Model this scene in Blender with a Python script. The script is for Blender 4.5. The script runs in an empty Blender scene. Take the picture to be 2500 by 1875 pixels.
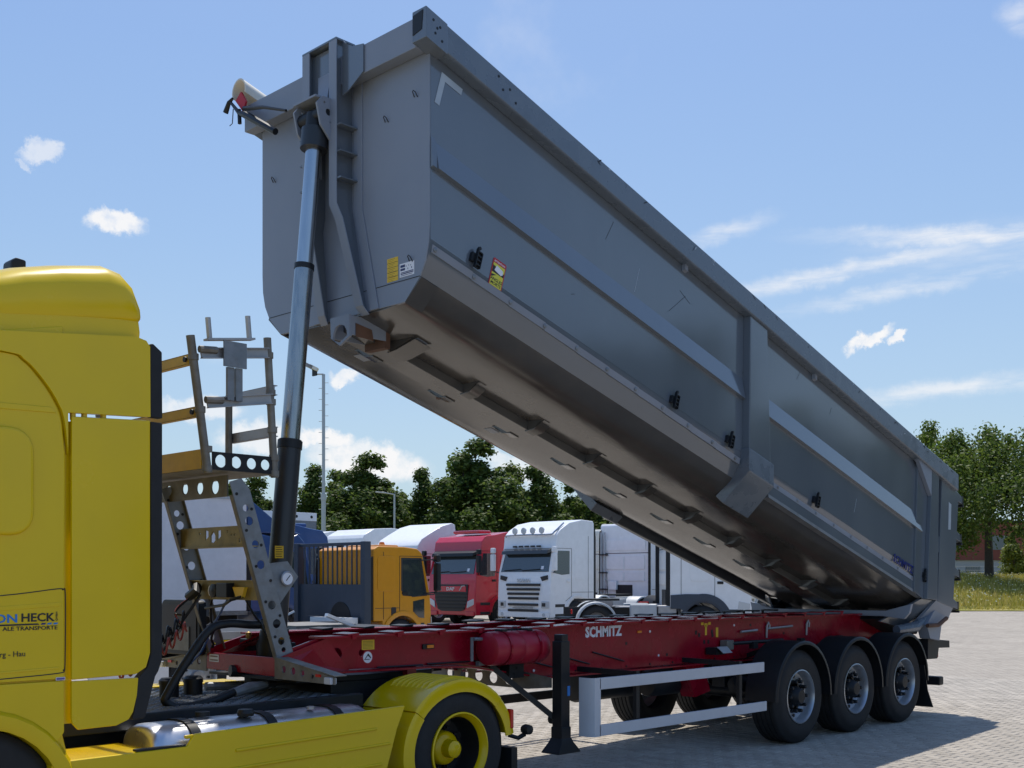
import bpy, bmesh, math, random
from mathutils import Matrix, Vector
random.seed(7)
S = bpy.context.scene
COL = S.collection
R = math.radians
TH = 0.2889                      # tilt of the raised tipping body
CAM = Vector((12.817, 7.798, 1.856)); YAW = 0.77016
VW = Vector((-math.cos(YAW), -math.sin(YAW), 0)); RT = Vector((-math.sin(YAW), math.cos(YAW), 0))

# ------------------------------------------------------------------ camera
cd = bpy.data.cameras.new('camera'); cam = bpy.data.objects.new('camera', cd); COL.objects.link(cam)
cam.location = CAM
cam.rotation_euler = (R(90), 0, math.atan2(-VW.x, VW.y))
cd.sensor_width = 36; cd.lens = 36*2767.6/2500; cd.shift_y = (1415.5-937.5)/2500
cd.clip_start = .1; cd.clip_end = 3000
S.camera = cam
S.view_settings.view_transform = 'Standard'; S.view_settings.look = 'None'
S.view_settings.exposure = 0.0; S.view_settings.gamma = 1

# ------------------------------------------------------------------ sun + sky
SUND = Vector((-.326, -.296, 1)).normalized()
SKY_STRENGTH = .115; CLOUD_COL = 8.2
sl = bpy.data.lights.new('sun', 'SUN'); sl.energy = 4.7; sl.angle = R(.53); sl.color = (1, .94, .85)
so = bpy.data.objects.new('sun', sl); COL.objects.link(so)
so.rotation_euler = SUND.to_track_quat('Z', 'Y').to_euler(); so.location = (0, 0, 40)
W = bpy.data.worlds.new('World'); S.world = W; W.use_nodes = True
wn = W.node_tree; wn.nodes.clear()
def wnode(t, **k):
    n = wn.nodes.new(t)
    for a, b in k.items(): setattr(n, a, b)
    return n
def wl(a, b): wn.links.new(a, b)
def wmath(op, a, b=None, c=None, clamp=False):
    n = wnode('ShaderNodeMath', operation=op, use_clamp=clamp)
    for i, v in enumerate((a, b, c)):
        if v is None: continue
        if isinstance(v, (int, float)): n.inputs[i].default_value = v
        else: wl(v, n.inputs[i])
    return n.outputs[0]
sky = wnode('ShaderNodeTexSky', sky_type='NISHITA'); sky.sun_disc = False
sky.sun_elevation = math.asin(SUND.z); sky.sun_rotation = math.atan2(SUND.x, SUND.y)
sky.air_density = 1.0; sky.dust_density = 2.2; sky.ozone_density = 1.6; sky.altitude = 20
tc = wnode('ShaderNodeTexCoord'); nrm = wnode('ShaderNodeVectorMath', operation='NORMALIZE')
wl(tc.outputs['Generated'], nrm.inputs[0]); D0 = nrm.outputs[0]
def noise(scale, det, vec, rough=.6):
    n = wnode('ShaderNodeTexNoise'); n.inputs['Scale'].default_value = scale; n.inputs['Detail'].default_value = det
    n.inputs['Roughness'].default_value = rough; wl(vec, n.inputs['Vector']); return n
nz = noise(38, 9, D0, .66)
wob = wnode('ShaderNodeVectorMath', operation='SUBTRACT'); wl(nz.outputs['Color'], wob.inputs[0]); wob.inputs[1].default_value = (.5, .5, .5)
wsc = wnode('ShaderNodeVectorMath', operation='SCALE'); wl(wob.outputs[0], wsc.inputs[0]); wsc.inputs['Scale'].default_value = .035
wad = wnode('ShaderNodeVectorMath', operation='ADD'); wl(D0, wad.inputs[0]); wl(wsc.outputs[0], wad.inputs[1]); DW = wad.outputs[0]
wsc2 = wnode('ShaderNodeVectorMath', operation='SCALE'); wl(wob.outputs[0], wsc2.inputs[0]); wsc2.inputs['Scale'].default_value = .02
wad2 = wnode('ShaderNodeVectorMath', operation='ADD'); wl(D0, wad2.inputs[0]); wl(wsc2.outputs[0], wad2.inputs[1]); DW2 = wad2.outputs[0]
fine = noise(75, 6, D0, .6).outputs['Fac']
smp = wnode('ShaderNodeMapping'); smp.inputs['Scale'].default_value = (1, 1, 6.5); smp.inputs['Rotation'].default_value = (.05, .05, 0); wl(D0, smp.inputs['Vector'])
streak = noise(13, 8, smp.outputs[0], .62).outputs['Fac']
def cdir(u, w): return (VW + RT*((u-1250)/2767.) + Vector((0, 0, (1405-w)/2767.))).normalized()
# clouds of the day: (direction, half width, half height, tilt, density, wispy)
CL = [(95, 352, 46, 22, 18, .6, 0), (62, 385, 22, 9, -10, .45, 0), (280, 533, 68, 28, 4, .95, 0), (842, 906, 42, 22, 5, .9, 0), (790, 1062, 75, 28, -5, 1., 0),
      (900, 1118, 150, 48, -8, 1., 0), (640, 1055, 110, 44, 5, .8, 0), (480, 985, 110, 30, 0, .7, 0), (1270, 1130, 90, 30, -20, .7, 0),
      (2122, 818, 62, 20, 27, 1., 0), (2192, 816, 24, 13, 12, .95, 0),
      (2390, 565, 330, 24, -6, .75, 1), (2060, 650, 380, 22, 8, .7, 1), (2230, 690, 330, 20, 7, .5, 1), (1760, 560, 110, 22, 14, .55, 1),
      (2330, 935, 290, 22, 5, .7, 1), (2490, 30, 30, 40, 60, .5, 1), (540, 850, 60, 20, 10, .35, 1), (2420, 600, 300, 60, 0, .3, 1)]
mask = None
for (u, w, hw, hh, tilt, dens, wis) in CL:
    c = cdir(u, w); e1 = Vector((0, 0, 1)).cross(-c).normalized(); e1 = e1 if e1.dot(RT) > 0 else -e1
    e2 = c.cross(e1); e2 = e2 if e2.z > 0 else -e2
    t = R(tilt); a1 = e1*math.cos(t)+e2*math.sin(t); a2 = e2*math.cos(t)-e1*math.sin(t)
    comp = []
    for ax, h in ((a1, hw), (a2, hh)):
        dn = wnode('ShaderNodeVectorMath', operation='DOT_PRODUCT'); wl(DW if not wis else DW2, dn.inputs[0]); dn.inputs[1].default_value = ax
        comp.append(wmath('DIVIDE', wmath('SUBTRACT', dn.outputs['Value'], c.dot(ax)), h/2767.))
    d2 = wmath('SQRT', wmath('ADD', wmath('MULTIPLY', comp[0], comp[0]), wmath('MULTIPLY', comp[1], comp[1])))
    mr = wnode('ShaderNodeMapRange', interpolation_type='SMOOTHSTEP'); wl(d2, mr.inputs['Value'])
    mr.inputs['From Min'].default_value = 1.5 if wis else 1.15; mr.inputs['From Max'].default_value = .0 if wis else .55
    m = mr.outputs[0]
    if wis:
        m = wmath('MULTIPLY', m, wmath('MULTIPLY', wmath('SUBTRACT', streak, .30), 3.4, clamp=True))
        m = wmath('MULTIPLY', m, dens, clamp=True)
    else:
        m = wmath('MULTIPLY', m, wmath('ADD', wmath('MULTIPLY', fine, 1.7), .12), clamp=True); m = wmath('MULTIPLY', m, dens)
    mask = m if mask is None else wmath('MAXIMUM', mask, m)
# broken fair-weather cloud over the rest of the sky, like the part in view
big = noise(3.4, 9, D0, .6)
mrb = wnode('ShaderNodeMapRange', interpolation_type='SMOOTHSTEP'); wl(big.outputs['Fac'], mrb.inputs['Value'])
mrb.inputs['From Min'].default_value = .57; mrb.inputs['From Max'].default_value = .72; mrb.inputs['To Max'].default_value = .7
mask = wmath('MAXIMUM', mask, wmath('MULTIPLY', mrb.outputs[0], .25))
mix = wnode('ShaderNodeMix', data_type='RGBA'); wl(mask, mix.inputs['Factor'])
# pale summer air: a little of the sky's own blue is lifted towards white
pale = wnode('ShaderNodeMix', data_type='RGBA'); pale.inputs['Factor'].default_value = .6; wl(sky.outputs[0], pale.inputs['A'])
sep = wnode('ShaderNodeSeparateXYZ'); wl(D0, sep.inputs[0]); ramp = wnode('ShaderNodeValToRGB'); wl(sep.outputs['Z'], ramp.inputs[0])
els = ramp.color_ramp.elements; els[0].position = .08; els[0].color = (4.6, 6.6, 8.1, 1); els[1].position = .95; els[1].color = (.9, 2.6, 6.8, 1)
for ps, c_ in ((.16, (3.9, 5.9, 8.2)), (.28, (3.0, 5.05, 8.2)), (.42, (2.25, 4.2, 8.0))):
    e_ = els.new(ps); e_.color = (*c_, 1)
wl(ramp.outputs[0], pale.inputs['B'])
wl(pale.outputs['Result'], mix.inputs['A']); mix.inputs['B'].default_value = (CLOUD_COL, CLOUD_COL*1.0, CLOUD_COL*1.01, 1)
bg = wnode('ShaderNodeBackground'); wl(mix.outputs['Result'], bg.inputs['Color']); bg.inputs['Strength'].default_value = SKY_STRENGTH
wo = wnode('ShaderNodeOutputWorld'); wl(bg.outputs[0], wo.inputs[0])

# ------------------------------------------------------------------ materials
MATS = {}
def mat(name, col, rough=.5, metal=0., spec=.5, coat=0., var=0., vscale=6., rvar=0., bump=0., bscale=40., dirt=0., dirtcol=(.12, .1, .08), stretch=(1, 1, 1), emit=None, dscale=2.2, dlo=.5):
    if name in MATS: return MATS[name]
    m = bpy.data.materials.new(name); m.use_nodes = True; nt = m.node_tree; b = nt.nodes['Principled BSDF']
    b.inputs['Base Color'].default_value = (*col, 1); b.inputs['Roughness'].default_value = rough; b.inputs['Metallic'].default_value = metal
    b.inputs['Specular IOR Level'].default_value = spec
    if coat: b.inputs['Coat Weight'].default_value = coat; b.inputs['Coat Roughness'].default_value = .08
    if emit: b.inputs['Emission Color'].default_value = (*emit, 1); b.inputs['Emission Strength'].default_value = 1
    N = nt.nodes.new; L = nt.links.new
    if var or rvar or bump or dirt:
        t = N('ShaderNodeTexCoord'); mp = N('ShaderNodeMapping'); mp.inputs['Scale'].default_value = stretch; L(t.outputs['Object'], mp.inputs[0])
        n1 = N('ShaderNodeTexNoise'); n1.inputs['Scale'].default_value = vscale; n1.inputs['Detail'].default_value = 6; L(mp.outputs[0], n1.inputs['Vector'])
        colout = None
        if var:
            mx = N('ShaderNodeMix'); mx.data_type = 'RGBA'; mx.blend_type = 'MULTIPLY'; mx.inputs['Factor'].default_value = 1
            mx.inputs['A'].default_value = (*col, 1)
            mr = N('ShaderNodeMapRange'); mr.inputs['From Min'].default_value = .3; mr.inputs['From Max'].default_value = .7; mr.inputs['To Min'].default_value = 1-var; mr.inputs['To Max'].default_value = 1+var
            L(n1.outputs['Fac'], mr.inputs[0]); L(mr.outputs[0], mx.inputs['B']); colout = mx.outputs['Result']
        if dirt:
            n2 = N('ShaderNodeTexNoise'); n2.inputs['Scale'].default_value = dscale; n2.inputs['Detail'].default_value = 9; n2.inputs['Roughness'].default_value = .68; L(mp.outputs[0], n2.inputs['Vector'])
            mr2 = N('ShaderNodeMapRange'); mr2.inputs['From Min'].default_value = dlo; mr2.inputs['From Max'].default_value = dlo+.25; mr2.inputs['To Max'].default_value = dirt; L(n2.outputs['Fac'], mr2.inputs[0])
            mx2 = N('ShaderNodeMix'); mx2.data_type = 'RGBA'; L(mr2.outputs[0], mx2.inputs['Factor']); mx2.inputs['B'].default_value = (*dirtcol, 1)
            if colout: L(colout, mx2.inputs['A'])
            else: mx2.inputs['A'].default_value = (*col, 1)
            colout = mx2.outputs['Result']
        if colout: L(colout, b.inputs['Base Color'])
        if rvar:
            mr3 = N('ShaderNodeMapRange'); mr3.inputs['From Min'].default_value = .3; mr3.inputs['From Max'].default_value = .7; mr3.inputs['To Min'].default_value = max(0, rough-rvar); mr3.inputs['To Max'].default_value = rough+rvar
            L(n1.outputs['Fac'], mr3.inputs[0]); L(mr3.outputs[0], b.inputs['Roughness'])
        if bump:
            n3 = N('ShaderNodeTexNoise'); n3.inputs['Scale'].default_value = bscale; n3.inputs['Detail'].default_value = 4; L(mp.outputs[0], n3.inputs['Vector'])
            bp = N('ShaderNodeBump'); bp.inputs['Strength'].default_value = bump; bp.inputs['Distance'].default_value = .01; L(n3.outputs['Fac'], bp.inputs['Height']); L(bp.outputs[0], b.inputs['Normal'])
    MATS[name] = m; return m

YEL = mat('yellow_paint', (.68, .475, .001), .24, spec=.38, coat=.15, var=.03, vscale=3, rvar=.04, bump=.012, bscale=2.0)
RED = mat('red_frame_paint', (.26, .003, .016), .26, spec=.28, coat=.1, var=.15, vscale=4, rvar=.08, bump=.03, bscale=3)
REDCAN = mat('red_plastic', (.33, .005, .025), .45, var=.06)
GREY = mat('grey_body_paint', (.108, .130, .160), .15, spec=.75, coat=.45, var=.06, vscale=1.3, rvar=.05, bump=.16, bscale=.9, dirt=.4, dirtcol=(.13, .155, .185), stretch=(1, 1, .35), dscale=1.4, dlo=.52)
GREYW = mat('grey_worn_paint', (.11, .138, .175), .28, spec=.7, var=.1, vscale=5, rvar=.12, dirt=.8, dirtcol=(.035, .04, .045), dscale=11, dlo=.6)
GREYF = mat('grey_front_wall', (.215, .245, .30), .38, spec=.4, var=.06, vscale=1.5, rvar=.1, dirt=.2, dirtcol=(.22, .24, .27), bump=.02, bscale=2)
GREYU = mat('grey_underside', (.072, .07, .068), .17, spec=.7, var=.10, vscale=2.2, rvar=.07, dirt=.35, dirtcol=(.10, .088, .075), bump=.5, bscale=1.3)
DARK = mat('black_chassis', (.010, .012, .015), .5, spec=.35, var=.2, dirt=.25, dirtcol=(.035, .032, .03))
BLACKP = mat('black_plastic', (.011, .013, .016), .45, spec=.35, var=.12)
RUBBER = mat('tyre_rubber', (.010, .011, .013), .72, var=.2, vscale=9, bump=.15, bscale=60, dirt=.3, dirtcol=(.028, .027, .025))
RIMS = mat('silver_rim', (.48, .5, .53), .32, metal=.75, var=.1, dirt=.4, dirtcol=(.12, .11, .1), dscale=6)
RIMD = mat('dark_rim', (.2, .2, .21), .5, metal=.3, var=.1)
GALV = mat('galvanised_steel', (.20, .22, .24), .5, metal=.35, var=.16, vscale=14, rvar=.12, dirt=.55, dirtcol=(.13, .11, .09), dscale=5)
GALVD = mat('stained_steel', (.19, .185, .17), .58, metal=.25, var=.2, vscale=12, dirt=.75, dirtcol=(.13, .10, .06), dscale=4, dlo=.44)
ALU = mat('aluminium_rail', (.38, .38, .39), .42, metal=.5, var=.1, dirt=.3, dirtcol=(.22, .2, .17))
CHROME = mat('chromed_steel', (.46, .48, .50), .2, metal=1., var=.06, rvar=.05, stretch=(4, 4, .4))
CHROMED = mat('worn_chrome', (.33, .345, .355), .27, metal=1., var=.14, rvar=.1, vscale=10, stretch=(4, 4, .5))
RAMB = mat('black_ram_tube', (.018, .022, .028), .38, spec=.5, var=.1)
POLISH = mat('polished_tank', (.6, .61, .64), .34, metal=.85, rvar=.08, var=.06, dirt=.2, dirtcol=(.3, .3, .3), bump=.06, bscale=5)
WHITE = mat('white_paint', (.82, .83, .84), .28, coat=.3, var=.03, dirt=.15, dirtcol=(.5, .49, .46))
CREAM = mat('cream_white_paint', (.73, .71, .62), .3, coat=.3, var=.03)
GUARD = mat('white_guard_coating', (.50, .52, .56), .4, var=.04)
ORANGE = mat('orange_paint', (.70, .29, .004), .3, coat=.4, var=.04)
REDTRUCK = mat('red_truck_paint', (.52, .012, .035), .25, coat=.6, var=.04)
BLUE = mat('blue_paint', (.02, .07, .22), .3, coat=.4, var=.05)
NAVY = mat('slate_grey_paint', (.035, .05, .075), .42, var=.06)
TARPW = mat('white_curtain', (.68, .68, .72), .5, var=.04, bump=.15, bscale=2)
CONT = mat('pale_grey_panel', (.42, .45, .47), .5, var=.06)
GLASS = mat('dark_glass', (.03, .042, .05), .03, spec=1., coat=.5)
GLASSL = mat('clear_lamp_glass', (.55, .57, .58), .08, spec=.8)
GRILLE = mat('dark_grille', (.022, .022, .025), .5)
REDL = mat('red_lamp_glass', (.5, .012, .01), .15)
AMBER = mat('amber_lamp_glass', (.7, .2, .01), .15)
STY = mat('yellow_sticker', (.72, .47, .03), .5); STW = mat('white_sticker', (.75, .76, .8), .5); STB = mat('navy_print', (.02, .035, .12), .5)
INK = mat('black_print', (.012, .012, .014), .5); STR = mat('red_print', (.4, .02, .03), .5); BLUEP = mat('blue_print', (.01, .18, .55), .5)
NAVYP = mat('dark_blue_print', (.004, .016, .16), .6, spec=.2); WHITEP = mat('white_print', (.72, .74, .8), .5); TAPE = mat('reflective_tape', (.36, .42, .48), .3, var=.1)
YELP = mat('yellow_print', (.75, .58, .02), .5); LEMON = mat('lemon_print', (.62, .6, .06), .5)
RUST = mat('rusty_steel', (.1, .05, .03), .8, var=.3)
TREAD = mat('tread_plate', (.04, .045, .052), .5, metal=.3, var=.15); TREADB = mat('tread_bumps', (.16, .175, .19), .4, metal=.4, var=.2)
TARPR = mat('red_tarp', (.4, .015, .03), .6); TARPC = mat('off_white_tarp', (.6, .58, .52), .6, var=.1)
COILR = mat('red_coil_hose', (.38, .06, .04), .5)

# ------------------------------------------------------------------ mesh helpers
WM = {}
class MB:
    def __init__(s): s.v = []; s.f = []
    def add(s, vs, fs, M=None):
        o = len(s.v); s.v += [tuple(M @ Vector(v)) if M is not None else tuple(v) for v in vs]; s.f += [tuple(i+o for i in f) for f in fs]; return s
    def box(s, x0, x1, y0, y1, z0, z1, M=None):
        vs = [(x, y, z) for x in (x0, x1) for y in (y0, y1) for z in (z0, z1)]
        return s.add(vs, [(0, 1, 3, 2), (4, 6, 7, 5), (0, 4, 5, 1), (2, 3, 7, 6), (0, 2, 6, 4), (1, 5, 7, 3)], M)
    def prism(s, poly, ax, a, b, M=None):
        # polygon in the plane across axis ax, extruded from a to b
        def p(u, w, t): return {'x': (t, u, w), 'y': (u, t, w), 'z': (u, w, t)}[ax]
        n = len(poly); vs = [p(u, w, a) for u, w in poly]+[p(u, w, b) for u, w in poly]
        return s.add(vs, [tuple(range(n)), tuple(range(2*n-1, n-1, -1))]+[(i, (i+1) % n, n+(i+1) % n, n+i) for i in range(n)], M)
    def hexa(s, p8): return s.add(p8, [(0, 1, 2, 3), (7, 6, 5, 4), (0, 4, 5, 1), (1, 5, 6, 2), (2, 6, 7, 3), (3, 7, 4, 0)])
    def slab(s, quad, n, t):
        n = Vector(n).normalized()*t; q = [Vector(p) for p in quad]; m = len(q)
        vs = q+[p+n for p in q]
        return s.add(vs, [tuple(range(m)), tuple(range(2*m-1, m-1, -1))]+[(i, (i+1) % m, m+(i+1) % m, m+i) for i in range(m)])
    def bar(s, a, b, w, h, up=(0, 0, 1)):
        a, b = Vector(a), Vector(b); d = (b-a).normalized(); u = Vector(up); sd = d.cross(u)
        if sd.length < 1e-4: sd = d.cross(Vector((0, 1, 0)))
        sd.normalize(); u = sd.cross(d); vs = []
        for p in (a, b):
            for i, j in ((-1, -1), (1, -1), (1, 1), (-1, 1)): vs.append(p+sd*w/2*i+u*h/2*j)
        return s.add(vs, [(3, 2, 1, 0), (4, 5, 6, 7)]+[(i, (i+1) % 4, 4+(i+1) % 4, 4+i) for i in range(4)])
    def tube(s, pts, r, n=10, caps=True):
        pts = [Vector(p) for p in pts]; rs = r if isinstance(r, (list, tuple)) else [r]*len(pts); vs = []; prev = None
        for i, p in enumerate(pts):
            d = (pts[min(i+1, len(pts)-1)]-pts[max(i-1, 0)]).normalized()
            if prev is None:
                a = d.cross(Vector((0, 0, 1)));  a = d.cross(Vector((0, 1, 0))) if a.length < .05 else a
            else: a = prev-d*prev.dot(d)
            a.normalize(); prev = a; b = d.cross(a)
            for k in range(n): t = 2*math.pi*k/n; vs.append(p+a*rs[i]*math.cos(t)+b*rs[i]*math.sin(t))
        fs = [(i*n+k, i*n+(k+1) % n, (i+1)*n+(k+1) % n, (i+1)*n+k) for i in range(len(pts)-1) for k in range(n)]
        if caps: fs += [tuple(range(n-1, -1, -1)), tuple(range((len(pts)-1)*n, len(pts)*n))]
        return s.add(vs, fs)
    def lathe(s, prof, n=32, c=(0, 0, 0), ax='y', closed=False, M=None, cap=True):
        vs = []; c = Vector(c)
        for r, h in prof:
            for k in range(n):
                t = 2*math.pi*k/n; p, q = r*math.cos(t), r*math.sin(t)
                vs.append(c+Vector({'y': (p, h, q), 'x': (h, p, q), 'z': (p, q, h)}[ax]))
        m = len(prof); fs = [(i*n+k, i*n+(k+1) % n, ((i+1) % m)*n+(k+1) % n, ((i+1) % m)*n+k) for i in range(m if closed else m-1) for k in range(n)]
        if not closed and cap:
            if prof[0][0] > 1e-4: fs.append(tuple(range(n)))
            if prof[-1][0] > 1e-4: fs.append(tuple(range(m*n-1, (m-1)*n-1, -1)))
        return s.add(vs, fs, M)
    def loft(s, rings, caps=True):
        n = len(rings[0]); vs = [p for r in rings for p in r]
        fs = [(i*n+k, i*n+(k+1) % n, (i+1)*n+(k+1) % n, (i+1)*n+k) for i in range(len(rings)-1) for k in range(n)]
        if caps: fs += [tuple(range(n-1, -1, -1)), tuple(range((len(rings)-1)*n, len(rings)*n))]
        return s.add(vs, fs)
    def holed(s, outer, holes, t, M, n=18):
        """plate: outer polygon with round/poly holes, thickness t, placed by matrix M (local xy plane, thickness along z)"""
        bm = bmesh.new(); edges = []
        def ring(pts):
            vs = [bm.verts.new((x, y, 0)) for x, y in pts]
            for i in range(len(vs)): edges.append(bm.edges.new((vs[i], vs[(i+1) % len(vs)])))
        ring(outer)
        for h in holes:
            if len(h) == 3 and isinstance(h[0], (int, float)): ring([(h[0]+h[2]*math.cos(2*math.pi*k/n), h[1]+h[2]*math.sin(2*math.pi*k/n)) for k in range(n)])
            else: ring(h)
        bmesh.ops.triangle_fill(bm, use_beauty=True, use_dissolve=False, edges=edges)
        # drop faces that fell inside a hole
        def inside(p, poly):
            c = False; j = len(poly)-1
            for i in range(len(poly)):
                if (poly[i][1] > p[1]) != (poly[j][1] > p[1]) and p[0] < (poly[j][0]-poly[i][0])*(p[1]-poly[i][1])/(poly[j][1]-poly[i][1]+1e-12)+poly[i][0]: c = not c
                j = i
            return c
        bad = []
        for f in bm.faces:
            ce = f.calc_center_median()
            for h in holes:
                poly = [(h[0]+h[2]*math.cos(2*math.pi*k/n), h[1]+h[2]*math.sin(2*math.pi*k/n)) for k in range(n)] if len(h) == 3 and isinstance(h[0], (int, float)) else h
                if inside(ce, poly): bad.append(f); break
        bmesh.ops.delete(bm, geom=bad, context='FACES_ONLY')
        ex = bmesh.ops.extrude_face_region(bm, geom=bm.faces[:])
        bmesh.ops.translate(bm, verts=[g for g in ex['geom'] if isinstance(g, bmesh.types.BMVert)], vec=(0, 0, t))
        bm.verts.index_update()
        s.add([v.co.copy() for v in bm.verts], [tuple(v.index for v in f.verts) for f in bm.faces], M); bm.free(); return s
    def build(s, name, m, parent=None, bevel=0., seg=2, smooth=35, label=None, kind=None):
        inv = WM[parent.name].inverted() if parent is not None and parent.name in WM else None
        me = bpy.data.meshes.new(name); me.from_pydata(s.v if inv is None else [tuple(inv @ Vector(v)) for v in s.v], [], s.f)
        bm = bmesh.new(); bm.from_mesh(me); bmesh.ops.recalc_face_normals(bm, faces=bm.faces[:])
        if bevel:
            es = [e for e in bm.edges if len(e.link_faces) == 2 and e.calc_face_angle(0) > R(25)]
            bmesh.ops.bevel(bm, geom=es, offset=bevel, segments=seg, affect='EDGES', profile=.5, clamp_overlap=True)
        bm.to_mesh(me); bm.free()
        if smooth:
            me.shade_smooth(); me.set_sharp_from_angle(angle=R(smooth))
        me.materials.append(m)
        o = bpy.data.objects.new(name, me); COL.objects.link(o)
        if bevel and smooth: wmod = o.modifiers.new('weighted', 'WEIGHTED_NORMAL'); wmod.keep_sharp = True; wmod.weight = 90
        if parent is not None: o.parent = parent; WM[o.name] = WM.get(parent.name, Matrix())
        if label: o['label'] = label
        if kind: o['kind'] = kind
        return o
def tag(o, label=None, cat=None, group=None, kind=None):
    for k, v in (('label', label), ('category', cat), ('group', group), ('kind', kind)):
        if v: o[k] = v
    return o
def empty(name, loc=(0, 0, 0), rz=0, parent=None):
    o = bpy.data.objects.new(name, None); COL.objects.link(o); o.location = loc; o.rotation_euler = (0, 0, rz); o.empty_display_size = .2
    M = Matrix.Translation(Vector(loc)) @ Matrix.Rotation(rz, 4, 'Z')
    if parent is not None: o.parent = parent; M = WM[parent.name] @ M
    WM[o.name] = M
    return o
def copy_tree(o, parent=None):
    c = o.copy(); COL.objects.link(c)
    if parent is not None: c.parent = parent
    for ch in list(o.children): copy_tree(ch, c)
    return c
def frame(o, xa, ya, za):
    xa, ya, za = Vector(xa), Vector(ya), Vector(za)
    return Matrix(((xa.x, ya.x, za.x, o[0]), (xa.y, ya.y, za.y, o[1]), (xa.z, ya.z, za.z, o[2]), (0, 0, 0, 1)))
def SIDE(x, y, z): return frame((x, y, z), (-1, 0, 0), (0, 0, 1), (0, 1, 0))     # reads from the left side
def FRONT(x, y, z): return frame((x, y, z), (0, 1, 0), (0, 0, 1), (1, 0, 0))     # reads from the front
def text(body, h, M, m, parent, sx=1., bold=0., align='LEFT', t=.0015, shear=0., spacing=1.):
    cu = bpy.data.curves.new('lettering', 'FONT'); cu.body = body; cu.size = h/.70; cu.extrude = t; cu.offset = bold*h; cu.align_x = align; cu.resolution_u = 2; cu.shear = shear; cu.space_character = spacing
    tmp = bpy.data.objects.new('tmp', cu); COL.objects.link(tmp)
    me = bpy.data.meshes.new_from_object(tmp.evaluated_get(bpy.context.evaluated_depsgraph_get()))
    bpy.data.objects.remove(tmp); bpy.data.curves.remove(cu)
    me.transform(Matrix.Diagonal((sx, 1, 1, 1)))
    inv = WM[parent.name].inverted() if parent.name in WM else Matrix()
    me.transform(inv @ M); me.name = 'lettering'; me.materials.clear(); me.materials.append(m)
    o = bpy.data.objects.new('lettering', me); COL.objects.link(o); o.parent = parent
    return o
def rrect(w, h, r, n=5, cx=0, cy=0):
    out = []
    for (sx, sy, a0) in ((1, 1, 0), (-1, 1, 90), (-1, -1, 180), (1, -1, 270)):
        for k in range(n+1):
            a = R(a0+90*k/n); out.append((cx+sx*(w/2-r)+r*math.cos(a), cy+sy*(h/2-r)+r*math.sin(a)))
    return out
def gz(p):                                                             # the yard rises gently away from the camera
    d = (Vector((p[0], p[1], 0))-Vector((CAM.x, CAM.y, 0))).dot(VW)
    return max(0, .009*(d-22))

BOUNCEY = mat('dusty_bounce_yellow', (.55, .34, .02), .5, var=.12, dirt=.35, dirtcol=(.3, .22, .1), dscale=5)  # front rails and kick plate: cab's yellow bounce light painted into colour
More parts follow.
